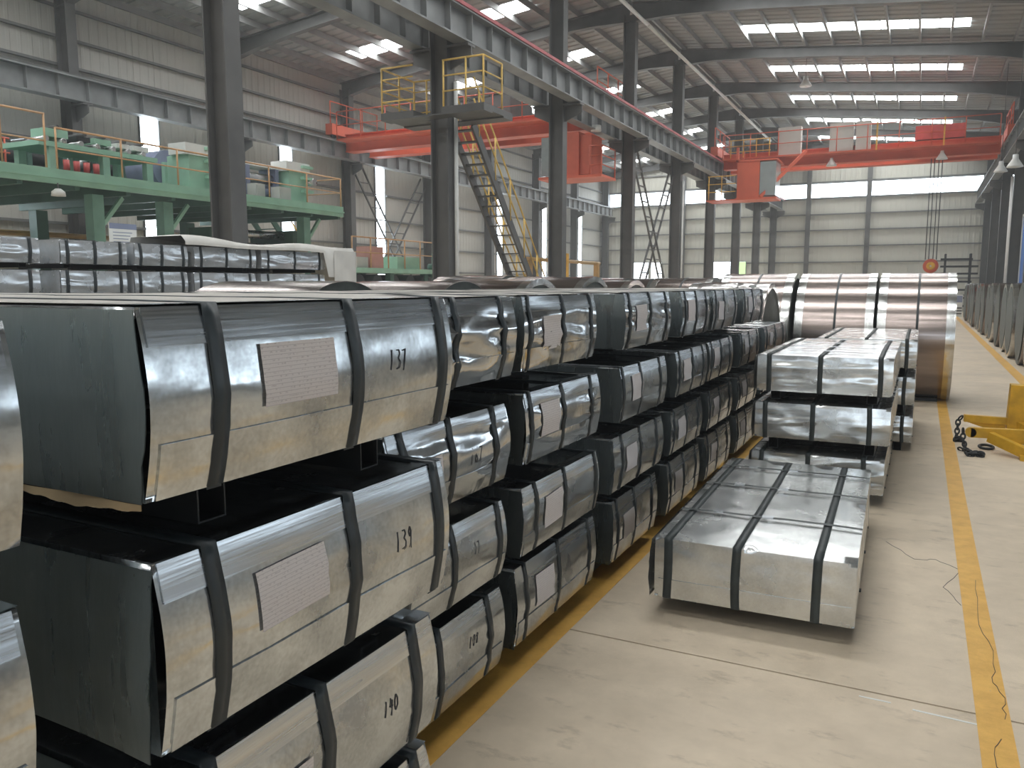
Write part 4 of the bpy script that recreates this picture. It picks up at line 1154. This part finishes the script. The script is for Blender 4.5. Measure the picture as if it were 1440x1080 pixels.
# ---------------------------------------------------------------- right side
yf = thing('coil_lifter', 'yellow steel coil lifting frame on the floor at the right', 'lifting frame', (1.2, 9.5, 0))
Yl = lambda x, y, z: (x - 1.2, y - 9.5, z)
MB().bar(Yl(1.0, 10.1, 0.0), Yl(1.02, 10.1, 0.63), 0.22, 0.2, (0, 1, 0)).build('post', 'mustard', yf)
MB().box(-0.19, 0.0, 0.58, 0.62, 0.13, 0.52).build('post_rib', 'mustard', yf)
MB().bar(Yl(0.49, 10.02, 0.245), Yl(0.92, 10.06, 0.235), 0.07, 0.075).build('arm', 'mustard', yf)
b = MB(); n = len(b.v)
for yy in (-0.015, 0.015):
    b.v += [Yl(0.52, 10.02 + yy, 0.205), Yl(0.88, 10.05 + yy, 0.195), Yl(0.88, 10.05 + yy, 0.09)]
for f in ((0, 1, 2), (5, 4, 3), (0, 3, 4, 1), (1, 4, 5, 2), (2, 5, 3, 0)): b.f.append(f); b.sm.append(False)
b.build('gusset', 'mustard', yf)
MB().bar(Yl(0.53, 9.42, 0.19), Yl(1.25, 9.42, 0.205), 0.08, 0.10).build('arm', 'mustard', yf)
MB().tube([Yl(0.53, 9.38, 0.19), Yl(0.53, 9.46, 0.19)], 0.05, 16).build('arm_end', 'mustard', yf)
MB().bar(Yl(0.70, 9.36, 0.165), Yl(1.02, 9.10, 0.055), 0.07, 0.10).build('diagonal_leg', 'mustard', yf)
MB().box(-0.26, -0.1, -0.46, -0.34, 0.0, 0.05).build('foot', 'mustard', yf)
MB().bar(Yl(1.15, 9.44, 0.2), Yl(1.02, 10.05, 0.2), 0.09, 0.09).build('cross_beam', 'mustard', yf)
def link(b, c, ax, up, l=0.03, w=0.018, r=0.0055):
    ax = Vector(ax).normalized(); up = Vector(up).normalized()
    b.tube([Vector(c) + ax * l * math.cos(2 * PI * i / 10) + up * w * math.sin(2 * PI * i / 10) for i in range(10)], r, 5, True)
def chain(label, pts, parent_loc):
    ch = thing('chain', label, 'chain', parent_loc)
    tot = [Vector(p) for p in pts]
    segs = [(a, b, (b - a).length) for a, b in zip(tot[:-1], tot[1:])]
    k = 0
    for a, b, l in segs:
        n = max(1, int(l / 0.042))
        for i in range(n):
            c = a.lerp(b, (i + 0.5) / n); t = (b - a).normalized()
            s = t.cross(Vector((0.2, 0.9, 0.3))).normalized() if k % 2 else t.cross(Vector((0.9, -0.2, 0.35))).normalized()
            m = MB(); link(m, c - Vector(parent_loc), t, s, 0.034, 0.021, 0.0095); m.build('link', 'black', ch); k += 1
    return ch
chain('dark chain hanging from the far yellow arm and heaped on the floor', [(0.475, 10.0, 0.27), (0.435, 9.98, 0.22), (0.43, 9.96, 0.08), (0.42, 9.93, 0.018), (0.47, 9.86, 0.016), (0.40, 9.84, 0.016), (0.44, 9.95, 0.03), (0.48, 9.9, 0.035), (0.41, 9.88, 0.04), (0.46, 9.84, 0.04)], (0.44, 9.9, 0))
chain('dark chain hanging from the near yellow arm and heaped on the floor', [(0.46, 9.42, 0.22), (0.462, 9.37, 0.12), (0.49, 9.28, 0.03), (0.55, 9.18, 0.018), (0.63, 9.08, 0.016), (0.50, 9.06, 0.016), (0.48, 9.14, 0.018), (0.60, 9.14, 0.03), (0.64, 9.08, 0.035), (0.52, 9.1, 0.04), (0.47, 9.3, 0.02), (0.42, 9.36, 0.016)], (0.55, 9.15, 0))
rg = thing('lifting_ring', 'oval steel lifting ring lying by the yellow frame', 'ring', (0.69, 9.62, 0))
MB().tube([(0.065 * math.cos(a), 0.115 * math.sin(a), 0.014) for a in [2 * PI * i / 24 for i in range(24)]], 0.0135, 8, True).build('ring', 'black', rg)

rk = thing('storage_rack', 'black open storage rack against the far wall', 'rack', (1.7, 52.0, 0))
for x in (-0.62, 0.62):
    for y in (-0.4, 0.4): MB().box(x - 0.05, x + 0.05, y - 0.05, y + 0.05, 0, 3.4).build('upright', 'black', rk)
for z in (0.5, 0.95, 1.4, 1.85, 2.3, 2.7, 3.1):
    MB().box(-0.85, 1.0 if z in (2.3, 2.7) else 0.72, -0.45, 0.45, z - 0.05, z + 0.05).build('shelf', 'black', rk)
wc = thing('white_cabinet', 'pale cabinet on the floor below the far rack', 'cabinet', (1.62, 49.6, 0))
MB().box(-0.35, 0.35, -0.3, 0.3, 0, 1.15).build('body', 'white', wc)
MB().box(-0.33, 0.33, -0.32, -0.3, 0.75, 1.1).build('door', 'violet', wc)
for z in (0.12, 0.27, 0.42): MB().box(-0.33, 0.33, -0.32, -0.3, z, z + 0.06).build('louvre', 'black', wc)

bp = thing('blue_panel', 'blue panel with a pale frame standing between the right columns', 'panel', (3.4, 36.3, 0))
MB().box(-0.03, 0.03, -1.0, 1.0, 0, 4.3).build('sheet', 'blue', bp)
for y in (-1.05, 1.05): MB().box(-0.06, 0.06, y - 0.06, y + 0.06, 0, 4.4).build('frame', 'white', bp)
MB().box(-0.06, 0.06, -0.99, 0.99, 4.3, 4.4).build('frame', 'white', bp)
gp = thing('downpipe', 'thick pale grey pipe standing beside the right columns', 'pipe', (3.5, 42.2, 0))
MB().tube([(0, 0, 0), (0, 0, 6.4)], 0.28, 20).build('pipe', 'white', gp)
MB().ring([(0, 0.36), (0.05, 0.36), (0.05, 0.2), (0, 0.2)], 20, 'z').build('flange', 'white', gp)

def pendant(x, y, z, label):
    o = thing('pendant_lamp', label, 'lamp', (x, y, z), group='hanging bay lamps')
    MB().ring([(0, 0.04), (0.0, 0.24), (0.04, 0.23), (0.26, 0.09), (0.40, 0.08), (0.40, 0.02)], 20, 'z').build('shade', 'white', o)
    MB().tube([(0, 0, 0.4), (0, 0, roof_z(x) - z + 0.004)], 0.012, 5).build('rod', 'steel', o)
    return o
pendant(3.3 - 0.85, 39 - 2.2, 6.0 + 0.0, 'white cone lamp hanging by the right columns above the coil row')
pendant(3.3 - 0.85, 33 - 2.0, 5.45, 'larger white cone lamp at the right edge above the coil row')
pendant(-4.6, 35.0, 9.55, 'small white lamp hanging from the roof of the main aisle')
for i, y in enumerate((20.5, 32.5, 44.5)):
    e = MB().tube([(XM + 0.75, y - 6, 10.1), (XM + 0.75, y + 5.9, 10.1)], 0.06, 8).build('roof_pipe', 'white')
    tag(e, 'thin pale pipe under the roof beside the central columns, %s length' % ORD[i], 'pipe', kind='structure')
